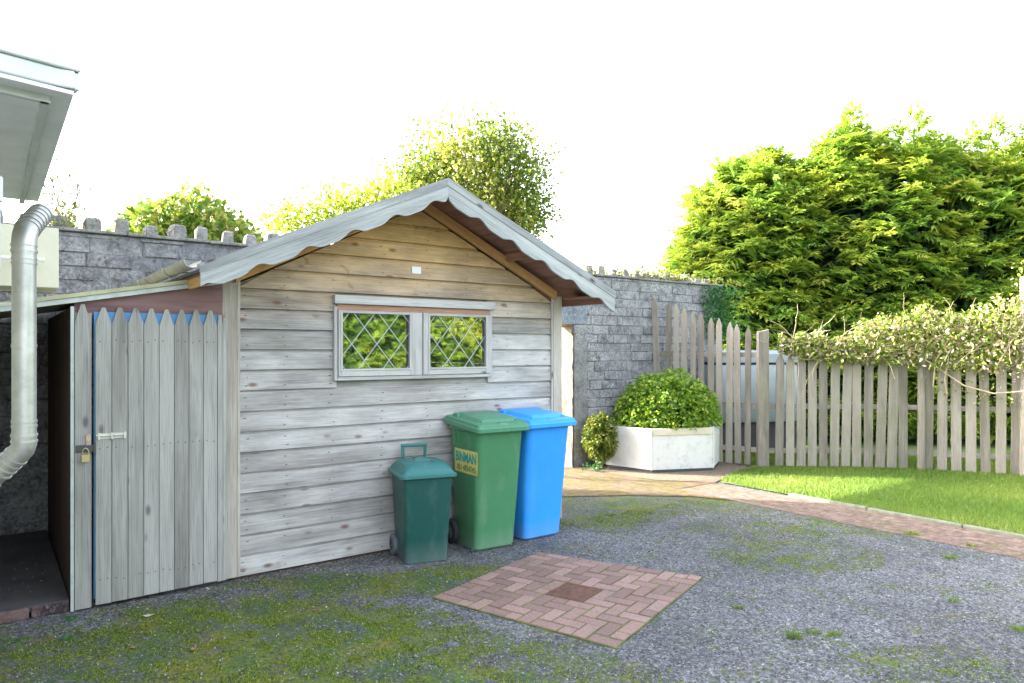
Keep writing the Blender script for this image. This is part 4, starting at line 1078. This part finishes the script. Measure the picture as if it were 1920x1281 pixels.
def vine():
    t = thing('climbing_vine', 'dry twiggy climber with pale and yellow-green leaves sprawling over the top of the picket fence', 'climbing plant', (6.0, 9.9, 0))
    base = np.array([6.0, 9.9, 0])
    path = [(3.72, 10.2), (4.85, 10.14), (5.75, 9.95), (6.8, 9.5), (8.6, 8.88)]
    P = np.array(path); seg = np.linalg.norm(np.diff(P, axis=0), axis=1); cum = np.r_[0, np.cumsum(seg)]
    def at(u):
        i = np.clip(np.searchsorted(cum, u, side='right') - 1, 0, len(seg) - 1); f = (u - cum[i]) / seg[i]
        return P[i] + (P[i + 1] - P[i]) * f[:, None]
    n = 15000; u = RNG.uniform(.1, cum[-1], n) ; q = at(u)
    x = q[:, 0]
    top = np.interp(x, [3.7, 4.0, 4.5, 4.75, 5.2, 5.6, 6.4, 6.6, 6.85, 7.4, 9], [1.83, 1.99, 1.88, 1.97, 2.16, 2.30, 2.27, 2.42, 2.62, 2.45, 2.3])
    bot = np.interp(x, [3.7, 4.2, 4.8, 5.3, 6, 7, 9], [1.70, 1.56, 1.52, 1.48, 1.42, 1.36, 1.4])
    wob = .07 * np.sin(x * 9) + .05 * np.sin(x * 23 + 1)
    z = bot + (top + wob - bot) * RNG.beta(1.2, 1.25, n)
    off = RNG.normal(0, .10, n) * np.interp(x, [3.7, 5, 9], [.5, 1.1, 1.5])
    p = np.stack([x + off * .2, q[:, 1] + off - .03, z], 1)
    dens = RNG.uniform(0, 1, n) < np.interp(x, [3.7, 4.6, 5.1, 9], [.7, .85, 1, 1]); p = p[dens]
    leaves('foliage', p - base, RNG.uniform(.035, .075, len(p)), RNG.uniform(0, 1, len(p)), M_vine, t, .6)
    # stray sprigs hanging in front of the pickets and on the tall post
    n = 420; u = RNG.uniform(2.0, cum[-1], n); q = at(u); p = np.stack([q[:, 0], q[:, 1] - RNG.uniform(.03, .12, n), RNG.uniform(.95, 1.5, n)], 1)
    n = 260; pp = np.stack([6.84 + RNG.normal(0, .10, n), 9.42 + RNG.normal(0, .08, n), RNG.uniform(1.5, 2.9, n)], 1)
    p = np.concatenate([p, pp]); leaves('hanging_sprigs', p - base, RNG.uniform(.03, .06, len(p)), RNG.uniform(.1, 1, len(p)), M_vine, t, .6)
    b = MB(); rs = random.Random(5)
    for k in range(150):
        u0 = np.array([rs.uniform(.1, cum[-1])]); q = at(u0)[0]; z = float(np.interp(q[0], [3.7, 5, 5.6, 9], [1.65, 1.7, 1.8, 1.8])) + rs.uniform(-.12, .25)
        p_ = Vector((q[0] - 6.0, q[1] - 9.9 - rs.uniform(-.08, .1), z)); d = Vector((rs.uniform(-1, 1), rs.uniform(-.25, .05), rs.uniform(-.5, .6))).normalized()
        pts = [p_.copy()]; 
        for j in range(5):
            d = (d + Vector((rs.uniform(-.4, .4), rs.uniform(-.12, .12), rs.uniform(-.45, .3)))).normalized(); p_ = p_ + d * rs.uniform(.07, .14); pts.append(p_.copy())
        r0 = rs.uniform(.003, .007); b.tube(pts, [r0 * (1 - .12 * j) for j in range(6)], 5)
    for (pts, r0) in (([(5.45, 9.9, 1.75), (5.8, 9.82, 1.52), (6.15, 9.65, 1.22), (6.45, 9.5, 1.12), (6.75, 9.35, 1.16)], .010), ([(5.9, 9.8, 1.9), (6.0, 9.75, 1.6), (5.93, 9.72, 1.3), (5.98, 9.75, 1.1)], .009),
                      ([(6.3, 9.65, 2.0), (6.0, 9.75, 1.85), (5.85, 9.8, 1.55), (5.83, 9.82, 1.2)], .010), ([(4.3, 10.1, 1.66), (4.8, 10.02, 1.60), (5.3, 9.95, 1.63), (5.7, 9.85, 1.72)], .008),
                      ([(6.84, 9.38, 1.1), (6.78, 9.38, 1.6), (6.9, 9.37, 2.0), (6.8, 9.38, 2.4), (6.86, 9.4, 2.75)], .012), ([(6.5, 9.5, 1.5), (6.62, 9.42, 1.8), (6.8, 9.36, 2.1), (7.0, 9.35, 2.3)], .009)):
        b.tube([Vector(p_) - Vector((6.0, 9.9, 0)) for p_ in pts], r0, 6)
    b.build('stem', M_twig, t, smooth=True)
M_vine = foliage('vine_leaf', [(0, (.08, .16, .02)), (.35, (.22, .32, .04)), (.55, (.38, .40, .11)), (.75, (.38, .28, .19)), (1, (.62, .54, .48))], .35)
vine()
# wall-top weeds and ivy
def walltop():
    n = 1100; s = np.concatenate([RNG.uniform(5.4, 9.3, n // 2), RNG.normal(6.9, .35, n // 4), RNG.normal(7.5, .2, n - n // 2 - n // 4)])
    z = 2.84 + np.abs(RNG.normal(0, .07, n)); d = 2.36 + RNG.normal(0, .09, n)
    wx = O.x + s * U.x + d * N.x; wy = O.y + s * U.y + d * N.y
    p = np.stack([wx - 3.2, wy - 11.5, z], 1)
    o = leaves('wall_weeds', p, RNG.uniform(.03, .07, n), RNG.uniform(.2, 1, n), M_var); o.location = (3.2, 11.5, 0)
    tag(o, 'yellow-green weeds growing among the coping stones right of the shed roof', 'weeds', kind='stuff')
    n = 1500; s = 8.55 + RNG.normal(0, .30, n); z = RNG.uniform(1.9, 2.8, n); k = (s > 8.2 - (z - 1.9) * .1); s = s[k]; z = z[k]; n = len(s); d = 2.22 - RNG.uniform(0, .08, n)
    wx = O.x + s * U.x + d * N.x; wy = O.y + s * U.y + d * N.y
    o = leaves('ivy', np.stack([wx - 3.6, wy - 12, z], 1), RNG.uniform(.04, .07, n), RNG.uniform(0, 1, n), M_ivy); o.location = (3.6, 12, 0)
    tag(o, 'dark green ivy clinging to the far end of the stone wall by the conifers', 'ivy')
walltop()

# ------------------------------------------------------------------ tank behind the fence
def tank():
    t = thing('storage_tank', 'pale blue-white box-shaped tank standing behind the left part of the picket fence', 'tank', (4.0, 12.0, 0), R(12))
    b = MB(); b.loft([rrect(1.45, .7, .12, 0, 0, .52), rrect(1.50, .74, .12, 0, 0, .56), rrect(1.50, .74, .12, 0, 0, 1.42), rrect(1.46, .70, .12, 0, 0, 1.46)]); b.build('body', M_tank, t, smooth=True)
    b = MB(); b.loft([rrect(1.40, .64, .1, 0, 0, 1.46), rrect(1.40, .64, .1, 0, 0, 1.50)]); b.build('seam', M_dark, t)
    b = MB(); b.loft([rrect(1.52, .76, .12, 0, 0, 1.50), rrect(1.52, .76, .12, 0, 0, 1.64), rrect(1.40, .66, .12, 0, 0, 1.70)]); b.build('lid', M_tank, t, smooth=True)
    b = MB()
    b.box(-.7, .7, -.3, .3, 0, .52)
    b.build('block_base', M_concdark, t)
tank()

# ------------------------------------------------------------------ trees
def plume_mesh(P, A, Ln, rnd, K=11):
    """flat feathery conifer sprays: P base points, A axes"""
    n = len(P); up = np.array([0, 0, 1.0])
    B = unit(np.cross(A, up) + RNG.normal(0, .25, (n, 3))); out = []; rr = []
    for k in range(K):
        f = (k + .3) / K
        drop = -.30 * f * f
        c = P + A * (Ln * f)[:, None] + up * (Ln * drop)[:, None]
        for sg in (-1, 1):
            ang = .95 - .45 * f + RNG.normal(0, .12, n)
            d = unit(A * np.cos(ang)[:, None] + B * (sg * np.sin(ang))[:, None] + up * RNG.normal(-.12, .18, n)[:, None])
            l = Ln * (.50 * (1 - f) + .14) * RNG.uniform(.7, 1.2, n)
            bb = unit(np.cross(d, up) + RNG.normal(0, .35, (n, 3)))
            out.append(rhombs(c, d, bb, l, l * .17 + .010, .22)); rr.append(np.clip(rnd + .22 * f + RNG.normal(0, .07, n), 0, 1))
            # secondary leaflets
            c2 = c + d * (l * .45)[:, None]
            d2 = unit(d * .8 + bb * (sg * .6) + up * RNG.normal(-.05, .15, n)[:, None])
            out.append(rhombs(c2, d2, unit(np.cross(d2, up) + RNG.normal(0, .3, (n, 3))), l * .55, l * .15 + .008, .2)); rr.append(np.clip(rnd + .3 * f + RNG.normal(0, .08, n), 0, 1))
    return np.concatenate(out), np.concatenate(rr)
def ellip_surface(E, n):
    Ps = []; Ns = []; w = np.array([e[1][0] * e[1][2] for e in E]); w = w / w.sum()
    for i, (c, r) in enumerate(E):
        m_ = int(n * w[i]); d = unit(RNG.normal(size=(m_, 3)))
        bump_ = 1 + .07 * np.sin(d[:, 0] * 9 + i) * np.sin(d[:, 2] * 8 + 2 * i) + .05 * np.sin(d[:, 2] * 17 + d[:, 0] * 5)
        p = np.array(c) + d * np.array(r) * bump_[:, None] * (1 - np.abs(RNG.normal(0, .07, m_)))[:, None]
        keep = np.ones(m_, bool)
        for j, (c2, r2) in enumerate(E):
            if j != i: keep &= (((p - np.array(c2)) / (np.array(r2) * .86)) ** 2).sum(1) > 1
        keep &= p[:, 2] > .25
        Ps.append(p[keep]); Ns.append(unit(d[keep] / np.array(r)))
    return np.concatenate(Ps), np.concatenate(Ns)
def conifer(name, label, cat, E, base, n, K=11, L=(.35, .75), tops=(), trunks=()):
    t = thing(name, label, cat, base); b0 = np.array(base)
    P, Nn = ellip_surface(E, n); m_ = len(P)
    A = unit(Nn * np.array([1, 1, .45]) + np.array([0, 0, .30]) + RNG.normal(0, .28, (m_, 3)))
    Ln = RNG.uniform(L[0], L[1], m_); P = P - A * (Ln * .55)[:, None]
    clump = .5 + .5 * np.sin(P[:, 0] * 3.1 + 1.7 * np.sin(P[:, 2] * 2.3)) * np.sin(P[:, 2] * 3.7 + P[:, 1])
    rnd = np.clip(.15 + .30 * clump + RNG.normal(0, .12, m_), 0, .8)
    # leaders that break the skyline
    TP, TA, TL = [], [], []
    for (x, y, z, h) in tops:
        for k in range(16):
            f = k / 16; a = RNG.uniform(0, 6.28)
            TP.append((x + .06 * math.cos(a) + f * .10, y + .06 * math.sin(a), z + h * f)); TA.append((math.cos(a) * (1 - f) + .25, math.sin(a) * (1 - f), .55 + f)); TL.append((.55 * (1 - f) + .16) * min(1, h))
    if TP:
        P = np.concatenate([P, np.array(TP)]); A = np.concatenate([A, unit(np.array(TA))]); Ln = np.concatenate([Ln, np.array(TL)]); rnd = np.concatenate([rnd, np.full(len(TP), .4)])
    v, r = plume_mesh(P - b0, A, Ln, rnd, K); npmesh('crown', v, 4, r, M_con, t)
    # inner filler of darker green leaf quads, closes see-through gaps
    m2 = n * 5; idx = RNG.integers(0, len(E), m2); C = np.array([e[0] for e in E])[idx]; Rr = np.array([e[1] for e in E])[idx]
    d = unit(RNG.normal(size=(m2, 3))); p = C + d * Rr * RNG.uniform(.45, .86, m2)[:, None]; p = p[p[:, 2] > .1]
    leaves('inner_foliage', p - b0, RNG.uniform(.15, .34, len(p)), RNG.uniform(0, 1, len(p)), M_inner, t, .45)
    b = MB()
    for (x, y, h) in trunks:
        pts = [Vector((x, y, 0)) - Vector(base), Vector((x + .05, y, h * .5)) - Vector(base), Vector((x, y + .05, h)) - Vector(base)]
        b.tube(pts, [.16, .10, .03], 10)
        for k in range(14):
            z = h * (.1 + .8 * k / 14); a = k * 2.4; q = Vector((x, y, z)) - Vector(base)
            b.tube([q, q + Vector((math.cos(a) * .7, math.sin(a) * .7, .15)), q + Vector((math.cos(a) * 1.5, math.sin(a) * 1.5, .5))], [.04, .025, .01], 6)
    b.build('trunk', M_bark, t)
    return t
M_con = foliage('conifer_spray', [(0, (.10, .21, .04)), (.22, (.19, .34, .055)), (.45, (.30, .43, .065)), (.7, (.50, .55, .09)), (1, (.66, .62, .18))], .45, .7)
M_inner = foliage('inner_dark_leaf', [(0, (.02, .05, .015)), (1, (.05, .11, .025))], .2)
conifer('conifer_hedge', 'big bright green feathery conifer hedge rising behind the picket fence', 'hedge',
        [((4.65, 14.2, 2.5), (1.45, 1.3, 2.3)), ((4.72, 14.1, 3.25), (1.42, 1.3, 2.25)), ((5.6, 14.4, 3.0), (1.7, 1.5, 2.75)), ((7.0, 14.2, 3.1), (1.9, 1.6, 2.95)), ((8.7, 14.3, 3.0), (2.0, 1.6, 2.95)), ((10.5, 14.2, 3.0), (2.2, 1.7, 2.9)), ((5.6, 13.5, 1.3), (1.7, 1.1, 1.5)), ((8.3, 13.3, 1.4), (2.4, 1.1, 1.7)), ((11.0, 13.0, 1.4), (2.4, 1.2, 1.8)), ((3.9, 14.6, 2.6), (.9, 1.0, 1.6)), ((4.75, 13.3, 1.7), (.95, .8, 1.5))],
        (7.5, 14.3, 0), 11500, tops=[(6.6, 13.9, 5.6, 1.0), (7.8, 13.9, 5.6, .95), (6.2, 13.9, 5.6, .5), (7.4, 13.8, 5.7, .5), (9.4, 13.9, 5.6, .75), (5.9, 14, 5.3, .55), (9.0, 14, 5.6, .6), (5.1, 14, 5.2, .55), (4.5, 14, 5.1, .45), (4.0, 14, 4.8, .4), (9.9, 13.8, 5.6, .6), (8.5, 13.9, 5.6, .35), (7.2, 13.9, 5.7, .3)],
        trunks=[(5.2, 14.3, 4.2), (7, 14.3, 5), (8.8, 14.3, 5), (10.6, 14.3, 4.8)])
conifer('conifer_hedge', 'tall conifer hedge across the lawn, seen reflected in the shed window', 'hedge',
        [((11.2, -3.5, 2.0), (1.5, 2.0, 2.6)), ((11.5, -.6, 2.1), (1.6, 2.0, 2.8)), ((11.3, 2.2, 2.0), (1.5, 1.9, 2.6)), ((11.6, 4.6, 2.0), (1.5, 1.6, 2.5))], (11.5, 0, 0), 5500, K=7, L=(.25, .55), trunks=[(11.5, -3, 3), (11.5, 0, 3), (11.5, 3, 3)])

def tree(name, label, cat, base, lumps, n, size, m, trunk_h, rr=.12, inner=0, tw=60, aspect=.75, branches=9):
    t = thing(name, label, cat, base); b0 = np.array(base, float)
    ps = []; tips = []
    for (c, r, dens) in lumps:
        k = int(n * dens); d = unit(RNG.normal(size=(k, 3))); q = RNG.uniform(0, 1, k) ** .42
        ps.append(np.array(c) + d * np.array(r) * q[:, None])
        for _ in range(max(2, int(tw * dens))):
            dd = Vector(tuple(unit(RNG.normal(size=3)))); tips.append((Vector(c), Vector((c[0] + dd.x * r[0] * .9, c[1] + dd.y * r[1] * .9, c[2] + abs(dd.z) * r[2] * .95))))
    p = np.concatenate(ps)
    # cluster leaves around twiglets so that gaps show
    cc = p[RNG.integers(0, len(p), len(p) // 9)]; p = cc[RNG.integers(0, len(cc), len(p))] + RNG.normal(0, size * 1.5, (len(p), 3))
    r_ = np.clip(RNG.normal(.5, .2, len(p)) + .15 * np.sin(p[:, 0] * 3 + p[:, 2] * 2), 0, 1)
    leaves('crown', p - b0, RNG.uniform(.6, 1.2, len(p)) * size, r_, m, t, aspect)
    b = MB(); top = Vector(base) + Vector((0, 0, trunk_h))
    b.tube([Vector((0, 0, 0)), Vector((.04, 0, trunk_h * .5)), Vector((0, 0, trunk_h))], [rr, rr * .8, rr * .55], 10)
    for (c, tip) in tips:
        s_ = Vector((0, 0, trunk_h * random.uniform(.6, 1))); e = tip - Vector(base); mid_ = (s_ + e) / 2 + Vector((random.uniform(-.2, .2), random.uniform(-.2, .2), random.uniform(-.1, .3)))
        b.tube([s_, mid_, e], [rr * .18, rr * .10, .006], 5)
    b.build('trunk', M_bark, t); return t
M_leaf = foliage('deciduous_leaf', [(0, (.07, .13, .025)), (.4, (.15, .22, .035)), (.7, (.29, .32, .06)), (1, (.44, .40, .13))], .5)
M_leafy = foliage('yellowgreen_leaf', [(0, (.12, .20, .02)), (.6, (.28, .36, .04)), (1, (.46, .44, .10))], .5)
M_mixed = foliage('reddening_leaf', [(0, (.08, .18, .035)), (.5, (.20, .30, .05)), (.8, (.36, .36, .10)), (.93, (.42, .26, .13)), (1, (.5, .42, .32))], .4)
Y = 14.0
def at(px, py, y=Y): return ((px - 960) / 1330 * y, y, 1.7 + (657 - py) / 1330 * y)
L1 = [(at(900, 350), (1.15, 1.1, .95), .34), (at(830, 330), (.95, 1.0, .75), .16), (at(960, 330), (.65, .8, .85), .14), (at(985, 410), (.35, .6, .6), .06), (at(880, 262), (.9, .8, .5), .07), (at(950, 265), (.6, .7, .5), .06), (at(800, 240), (.45, .5, .35), .015), (at(1025, 330), (.25, .3, 1.0), .01), (at(900, 420), (1.3, 1.0, .6), .15), (at(775, 340), (.6, .7, .5), .10), (at(1000, 400), (.35, .5, .7), .06)]
tree('broadleaf_tree', 'light green leafy tree rising behind the shed roof ridge', 'tree', (-.9, 14.2, 0), L1, 12500, .09, M_leaf, 3.6, .14)
L2 = [(at(660, 395, 12.5), (.85, .7, .32), .4), (at(570, 415, 12.5), (.6, .6, .28), .25), (at(730, 370, 12.5), (.5, .6, .35), .25), (at(520, 425, 12.5), (.35, .4, .25), .08)]
tree('hazel_bush', 'bright yellow-green bush showing over the left slope of the shed roof', 'bush', (-2.9, 12.5, 0), L2, 3800, .085, M_leafy, 3.0, .08, tw=30)
L3 = [((-4.12, 9.0, 2.75), (.95, .8, .85), .6), ((-3.6, 9.0, 2.65), (.55, .7, .7), .2), ((-4.65, 9.0, 2.6), (.6, .7, .65), .2)]
def leftbush():
    t = dome('climber_mound', 'rounded mound of mixed green and reddening leaves above the left wall', 'bush', (-4.16, 8.95, 2.33), (1.14, .85, 1.38), 11000, .085, M_mixed, zmin=1.6, sub=.07, aspect=.7)
leftbush()
L4 = [(at(118, 365, 7.6), (.24, .3, .42), .5), (at(150, 400, 7.6), (.2, .2, .15), .2), (at(100, 410, 7.6), (.2, .2, .1), .3)]
tree('bare_shrub', 'thin sparse shrub with a few small leaves behind the wall beside the house gutter', 'shrub', (-4.8, 7.6, 0), L4, 260, .04, M_mixed, 2.9, .025, tw=26)
d_ = np.random.default_rng(3); n = 240
p = np.stack([d_.normal(0, .06, n), d_.normal(0, .08, n), np.abs(d_.normal(0, .09, n))], 1)
o = leaves('wall_plant', p, np.full(n, .045), d_.uniform(.5, 1, n), M_mixed); o.location = SD(-.93, 2.36, 2.83); tag(o, 'small brownish plant sprouting on top of the wall at the far left', 'plant')

def shadow_sapling():  # added, unseen sapling whose branches dapple the reveal, patio and planter
    t = thing('shadow_sapling', 'unseen leafless sapling added beyond the gateway to cast branch shadows', 'sapling', (-1.5, 10.6, 0)); rs = random.Random(9)
    b = MB()
    def grow(p, d, L, r, lv):
        q = [p]; 
        for k in range(3):
            d = (d + Vector((rs.uniform(-.25, .25), rs.uniform(-.25, .25), rs.uniform(-.05, .15)))).normalized(); p = p + d * L / 3; q.append(p)
        b.tube(q, [r, r * .9, r * .8, r * .65], 7)
        if lv:
            for _ in range(3): grow(q[rs.choice((2, 3))], (d + Vector((rs.uniform(-.9, .9), rs.uniform(-.9, .9), rs.uniform(-.3, .5)))).normalized(), L * .72, r * .6, lv - 1)
    for dx in (-.3, .25): grow(Vector((dx, dx * .5, 0)), Vector((dx * .3, 0, 1)), 1.0, .030, 3)
    b.build('trunk', M_bark, t, weld=False)
shadow_sapling()
# ------------------------------------------------------------------ small things on the ground
def tuft(px, py, w_, h, label, n=60, y=None):
    Yg = 1.7 * 1330 / (py - 657); Xg = (px - 960) / 1330 * Yg
    x = RNG.normal(0, w_, n); y_ = RNG.normal(0, w_ * .7, n); hh = RNG.uniform(.4, 1, n) * h; an = RNG.uniform(0, 6.28, n); wd = .0035; le = hh * RNG.uniform(.3, 1.1, n); la = np.arctan2(y_, x) + RNG.normal(0, .6, n)
    p0 = np.stack([x - np.cos(an) * wd, y_ - np.sin(an) * wd, np.zeros(n)], 1); p1 = np.stack([x + np.cos(an) * wd, y_ + np.sin(an) * wd, np.zeros(n)], 1); p2 = np.stack([x + np.cos(la) * le, y_ + np.sin(la) * le, hh], 1)
    o = npmesh('grass_tuft', np.stack([p0, p1, p2], 1).reshape(-1, 3), 3, RNG.uniform(.1, .8, n), M_grass); o.location = (Xg, Yg, .003)
    tag(o, label, 'grass tuft', 'grass tufts growing through the asphalt')
tuft(1490, 1196, .022, .05, 'bright green grass tuft in the asphalt, leftmost of a row of three', 110)
tuft(1524, 1187, .022, .03, 'faded grass tuft in the asphalt, middle one of a row of three', 60)
tuft(1562, 1192, .020, .03, 'faded grass tuft in the asphalt, rightmost of a row of three', 60)
tuft(1780, 1047, .03, .035, 'pale grass tuft on the asphalt below the brick path', 80)
tuft(1708, 1003, .03, .04, 'green grass tuft on the near edge of the brick path', 80)
tuft(1822, 1025, .022, .04, 'green grass tuft on the near edge of the brick path close to the right edge', 60)
tuft(1386, 1142, .014, .03, 'tiny green tuft in the asphalt right of the brick patch corner', 50)
tuft(1910, 1183, .03, .035, 'grass tuft on the asphalt at the right edge', 70)
tuft(1788, 1128, .02, .03, 'small dark tuft on the asphalt below the pale one', 50)
def on_yard(x, y):
    s_, d_ = to_sd(x, y)
    A = np.array([-.547, 4.852]); u_ = np.array([1.138, -.822]); v_ = np.array([.771, 1.098])
    px_ = x - A[0]; py_ = y - A[1]; det = u_[0] * v_[1] - u_[1] * v_[0]
    a = (px_ * v_[1] - py_ * v_[0]) / det; b_ = (u_[0] * py_ - u_[1] * px_) / det
    pad_ = (a > -.02) & (a < 1.02) & (b_ > -.02) & (b_ < 1.02)
    return (s_ < 5.26) & (d_ < -.12) & (s_ > -1.6) & ~pad_
def loose():
    n = 36000; x = RNG.uniform(-3.2, 4.6, n); y = RNG.uniform(2.9, 7.6, n); k = on_yard(x, y) & (RNG.uniform(0, 1, n) < (3.6 / y) ** 1.3); x = x[k]; y = y[k]; n = len(x)
    s_ = RNG.uniform(.0022, .0058, n) * (1 + .6 * (RNG.uniform(0, 1, n) > .93)); z = np.full(n, .0015)
    P = []
    a0 = RNG.uniform(0, 6.28, n)
    ring = [np.stack([x + s_ * np.cos(a0 + q * 2.094) * RNG.uniform(.7, 1.3, n), y + s_ * np.sin(a0 + q * 2.094) * RNG.uniform(.7, 1.3, n), z], 1) for q in range(3)]
    tp = [r + np.stack([np.zeros(n), np.zeros(n), s_ * RNG.uniform(.5, 1.1, n)], 1) * 1.0 + (np.stack([x, y, z], 1) - r) * .35 for r in ring]
    q3 = []
    for i in range(3):
        j = (i + 1) % 3; q3.append(np.stack([ring[i], ring[j], tp[j]], 1)); q3.append(np.stack([ring[i], tp[j], tp[i]], 1))
    q3.append(np.stack([tp[0], tp[1], tp[2]], 1))
    v = np.concatenate([a.reshape(-1, 9) for a in q3]).reshape(-1, 3); r = np.tile(RNG.uniform(0, 1, n), 7)
    o = npmesh('gravel', v, 3, r, M_chip); tag(o, 'loose grey stone chips scattered over the asphalt yard', 'gravel', kind='stuff')
    # raised moss cushions within the stained areas
    X_, Y_, = [], []
    for (cx, cy, rx, ry, a) in MOSS:
        m_ = int(5200 * a * rx * ry / .9); t_ = RNG.uniform(0, 6.28, m_); q = RNG.uniform(0, 1, m_) ** .6
        X_.append(cx + rx * q * np.cos(t_)); Y_.append(cy + ry * q * np.sin(t_))
    x = np.concatenate(X_); y = np.concatenate(Y_)
    f = np.sin(x * 9 + 2 * np.sin(y * 7)) * np.sin(y * 11 + 1.5 * np.sin(x * 6)) + .6 * np.sin(x * 31) * np.sin(y * 27)
    k = on_yard(x, y) & (f > .05); x = x[k]; y = y[k]
    x = np.repeat(x, 6) + RNG.normal(0, .008, len(x) * 6); y = np.repeat(y, 6) + RNG.normal(0, .008, len(y) * 6); n = len(x)
    an = RNG.uniform(0, 6.28, n); wd = RNG.uniform(.002, .0045, n); hh = RNG.uniform(.003, .010, n); la = RNG.uniform(0, 6.28, n)
    p0 = np.stack([x - np.cos(an) * wd, y - np.sin(an) * wd, np.zeros(n)], 1); p1 = np.stack([x + np.cos(an) * wd, y + np.sin(an) * wd, np.zeros(n)], 1); p2 = np.stack([x + np.cos(la) * hh, y + np.sin(la) * hh, hh], 1)
    o = npmesh('moss', np.stack([p0, p1, p2], 1).reshape(-1, 3), 3, RNG.uniform(0, 1, n), M_moss); tag(o, 'green and yellowish moss cushions growing over the asphalt', 'moss', kind='stuff')
    print('MOSSN', n)
def litter():
    n = 900; s_ = RNG.uniform(-1.0, 3.2, n); d_ = -.03 - np.abs(RNG.normal(0, .10, n)) - .06 * (s_ < 0)
    x = O.x + s_ * U.x + d_ * N.x; y = O.y + s_ * U.y + d_ * N.y
    x2 = RNG.uniform(-3, 4.2, 260); y2 = RNG.uniform(3.2, 7.4, 260); k = on_yard(x2, y2)
    s3 = RNG.uniform(-1.65, -1.1, 160); d3 = RNG.uniform(.1, 2.1, 160); x3 = O.x + s3 * U.x + d3 * N.x; y3 = O.y + s3 * U.y + d3 * N.y
    x = np.concatenate([x, x2[k], x3]); y = np.concatenate([y, y2[k], y3]); z = np.full(len(x), .006); z[-160:] = .080
    o = leaves('leaf_litter', np.stack([x, y, z], 1), RNG.uniform(.006, .020, len(x)), RNG.uniform(0, 1, len(x)), M_litter, flat=.93)
    tag(o, 'small dry leaf crumbs gathered along the foot of the shed and the store floor', 'leaf litter', kind='stuff')
M_litter = foliage('leaf_crumbs', [(0, (.06, .04, .02)), (.6, (.20, .13, .07)), (1, (.42, .34, .22))], .1)
litter()
M_chip = foliage('stone_chips', [(0, (.05, .05, .055)), (.5, (.15, .15, .16)), (.85, (.28, .28, .29)), (1, (.5, .5, .5))], 0)
M_moss = foliage('moss_cushion', [(0, (.06, .12, .015)), (.5, (.14, .22, .022)), (.8, (.26, .31, .03)), (1, (.38, .38, .06))], .25)
loose()
def leaf(px, py, s, c, label):
    Yg = 1.7 * 1330 / (py - 657); Xg = (px - 960) / 1330 * Yg
    b = MB(); n = 10; pts = []
    for k in range(n):
        a = 2 * math.pi * k / n; r_ = s * (1 + .25 * math.sin(3 * a + px)) * random.uniform(.8, 1.15)
        pts.append(Vector((r_ * math.cos(a), r_ * .55 * math.sin(a), .004 + .008 * abs(math.cos(a)))))
    for k in range(n): b.face([Vector((0, 0, .002)), pts[k], pts[(k + 1) % n]])
    o = b.build('fallen_leaf', c); o.location = (Xg, Yg, .006); o.rotation_euler = (0, 0, random.uniform(0, 3)); tag(o, label, 'leaf', 'fallen leaves on the ground')
M_l1 = plain('dry_leaf_pale', (.50, .46, .33), .8); M_l2 = plain('dry_leaf_brown', (.24, .14, .09), .8); M_l3 = plain('white_chip', (.7, .7, .68), .7)
leaf(278, 1158, .034, M_l1, 'pale dry leaf lying on the moss in front of the plank door')
leaf(252, 1218, .022, M_l2, 'brown leaf on the moss, left one of the two below the pale leaf')
leaf(363, 1222, .022, M_l2, 'brown leaf on the moss, right one of the two below the pale leaf')
leaf(391, 1107, .018, M_l1, 'pale leaf by the foot of the plank door')
leaf(1150, 1131, .014, M_l3, 'small white chip on the brick patch right of the iron cover')
leaf(593, 1147, .018, M_l2, 'brown leaf on the asphalt left of the brick patch')
leaf(40, 1047, .02, M_l1, 'pale leaf on the dark floor of the open store')
# soil and stray bricks of the store floor, weeds by the plinth
for i, (px, py, w_) in enumerate(((20, 1205, .05), (128, 1200, .03), (132, 1163, .025))):
    Yg = 1.7 * 1330 / (py - 657); Xg = (px - 960) / 1330 * Yg; n = 70
    p = np.stack([RNG.normal(0, w_, n), RNG.normal(0, w_ * .7, n), RNG.uniform(.002, .02, n)], 1)
    o = leaves('small_weed', p, np.full(n, .014), RNG.uniform(.4, 1, n), M_ivy); o.location = (Xg, Yg, 0)
    tag(o, ('small leafy weed on the moss at the left edge of the photo', 'small leafy weed in front of the brick plinth', 'tiny weed at the foot of the pale panel edge')[i], 'weed')
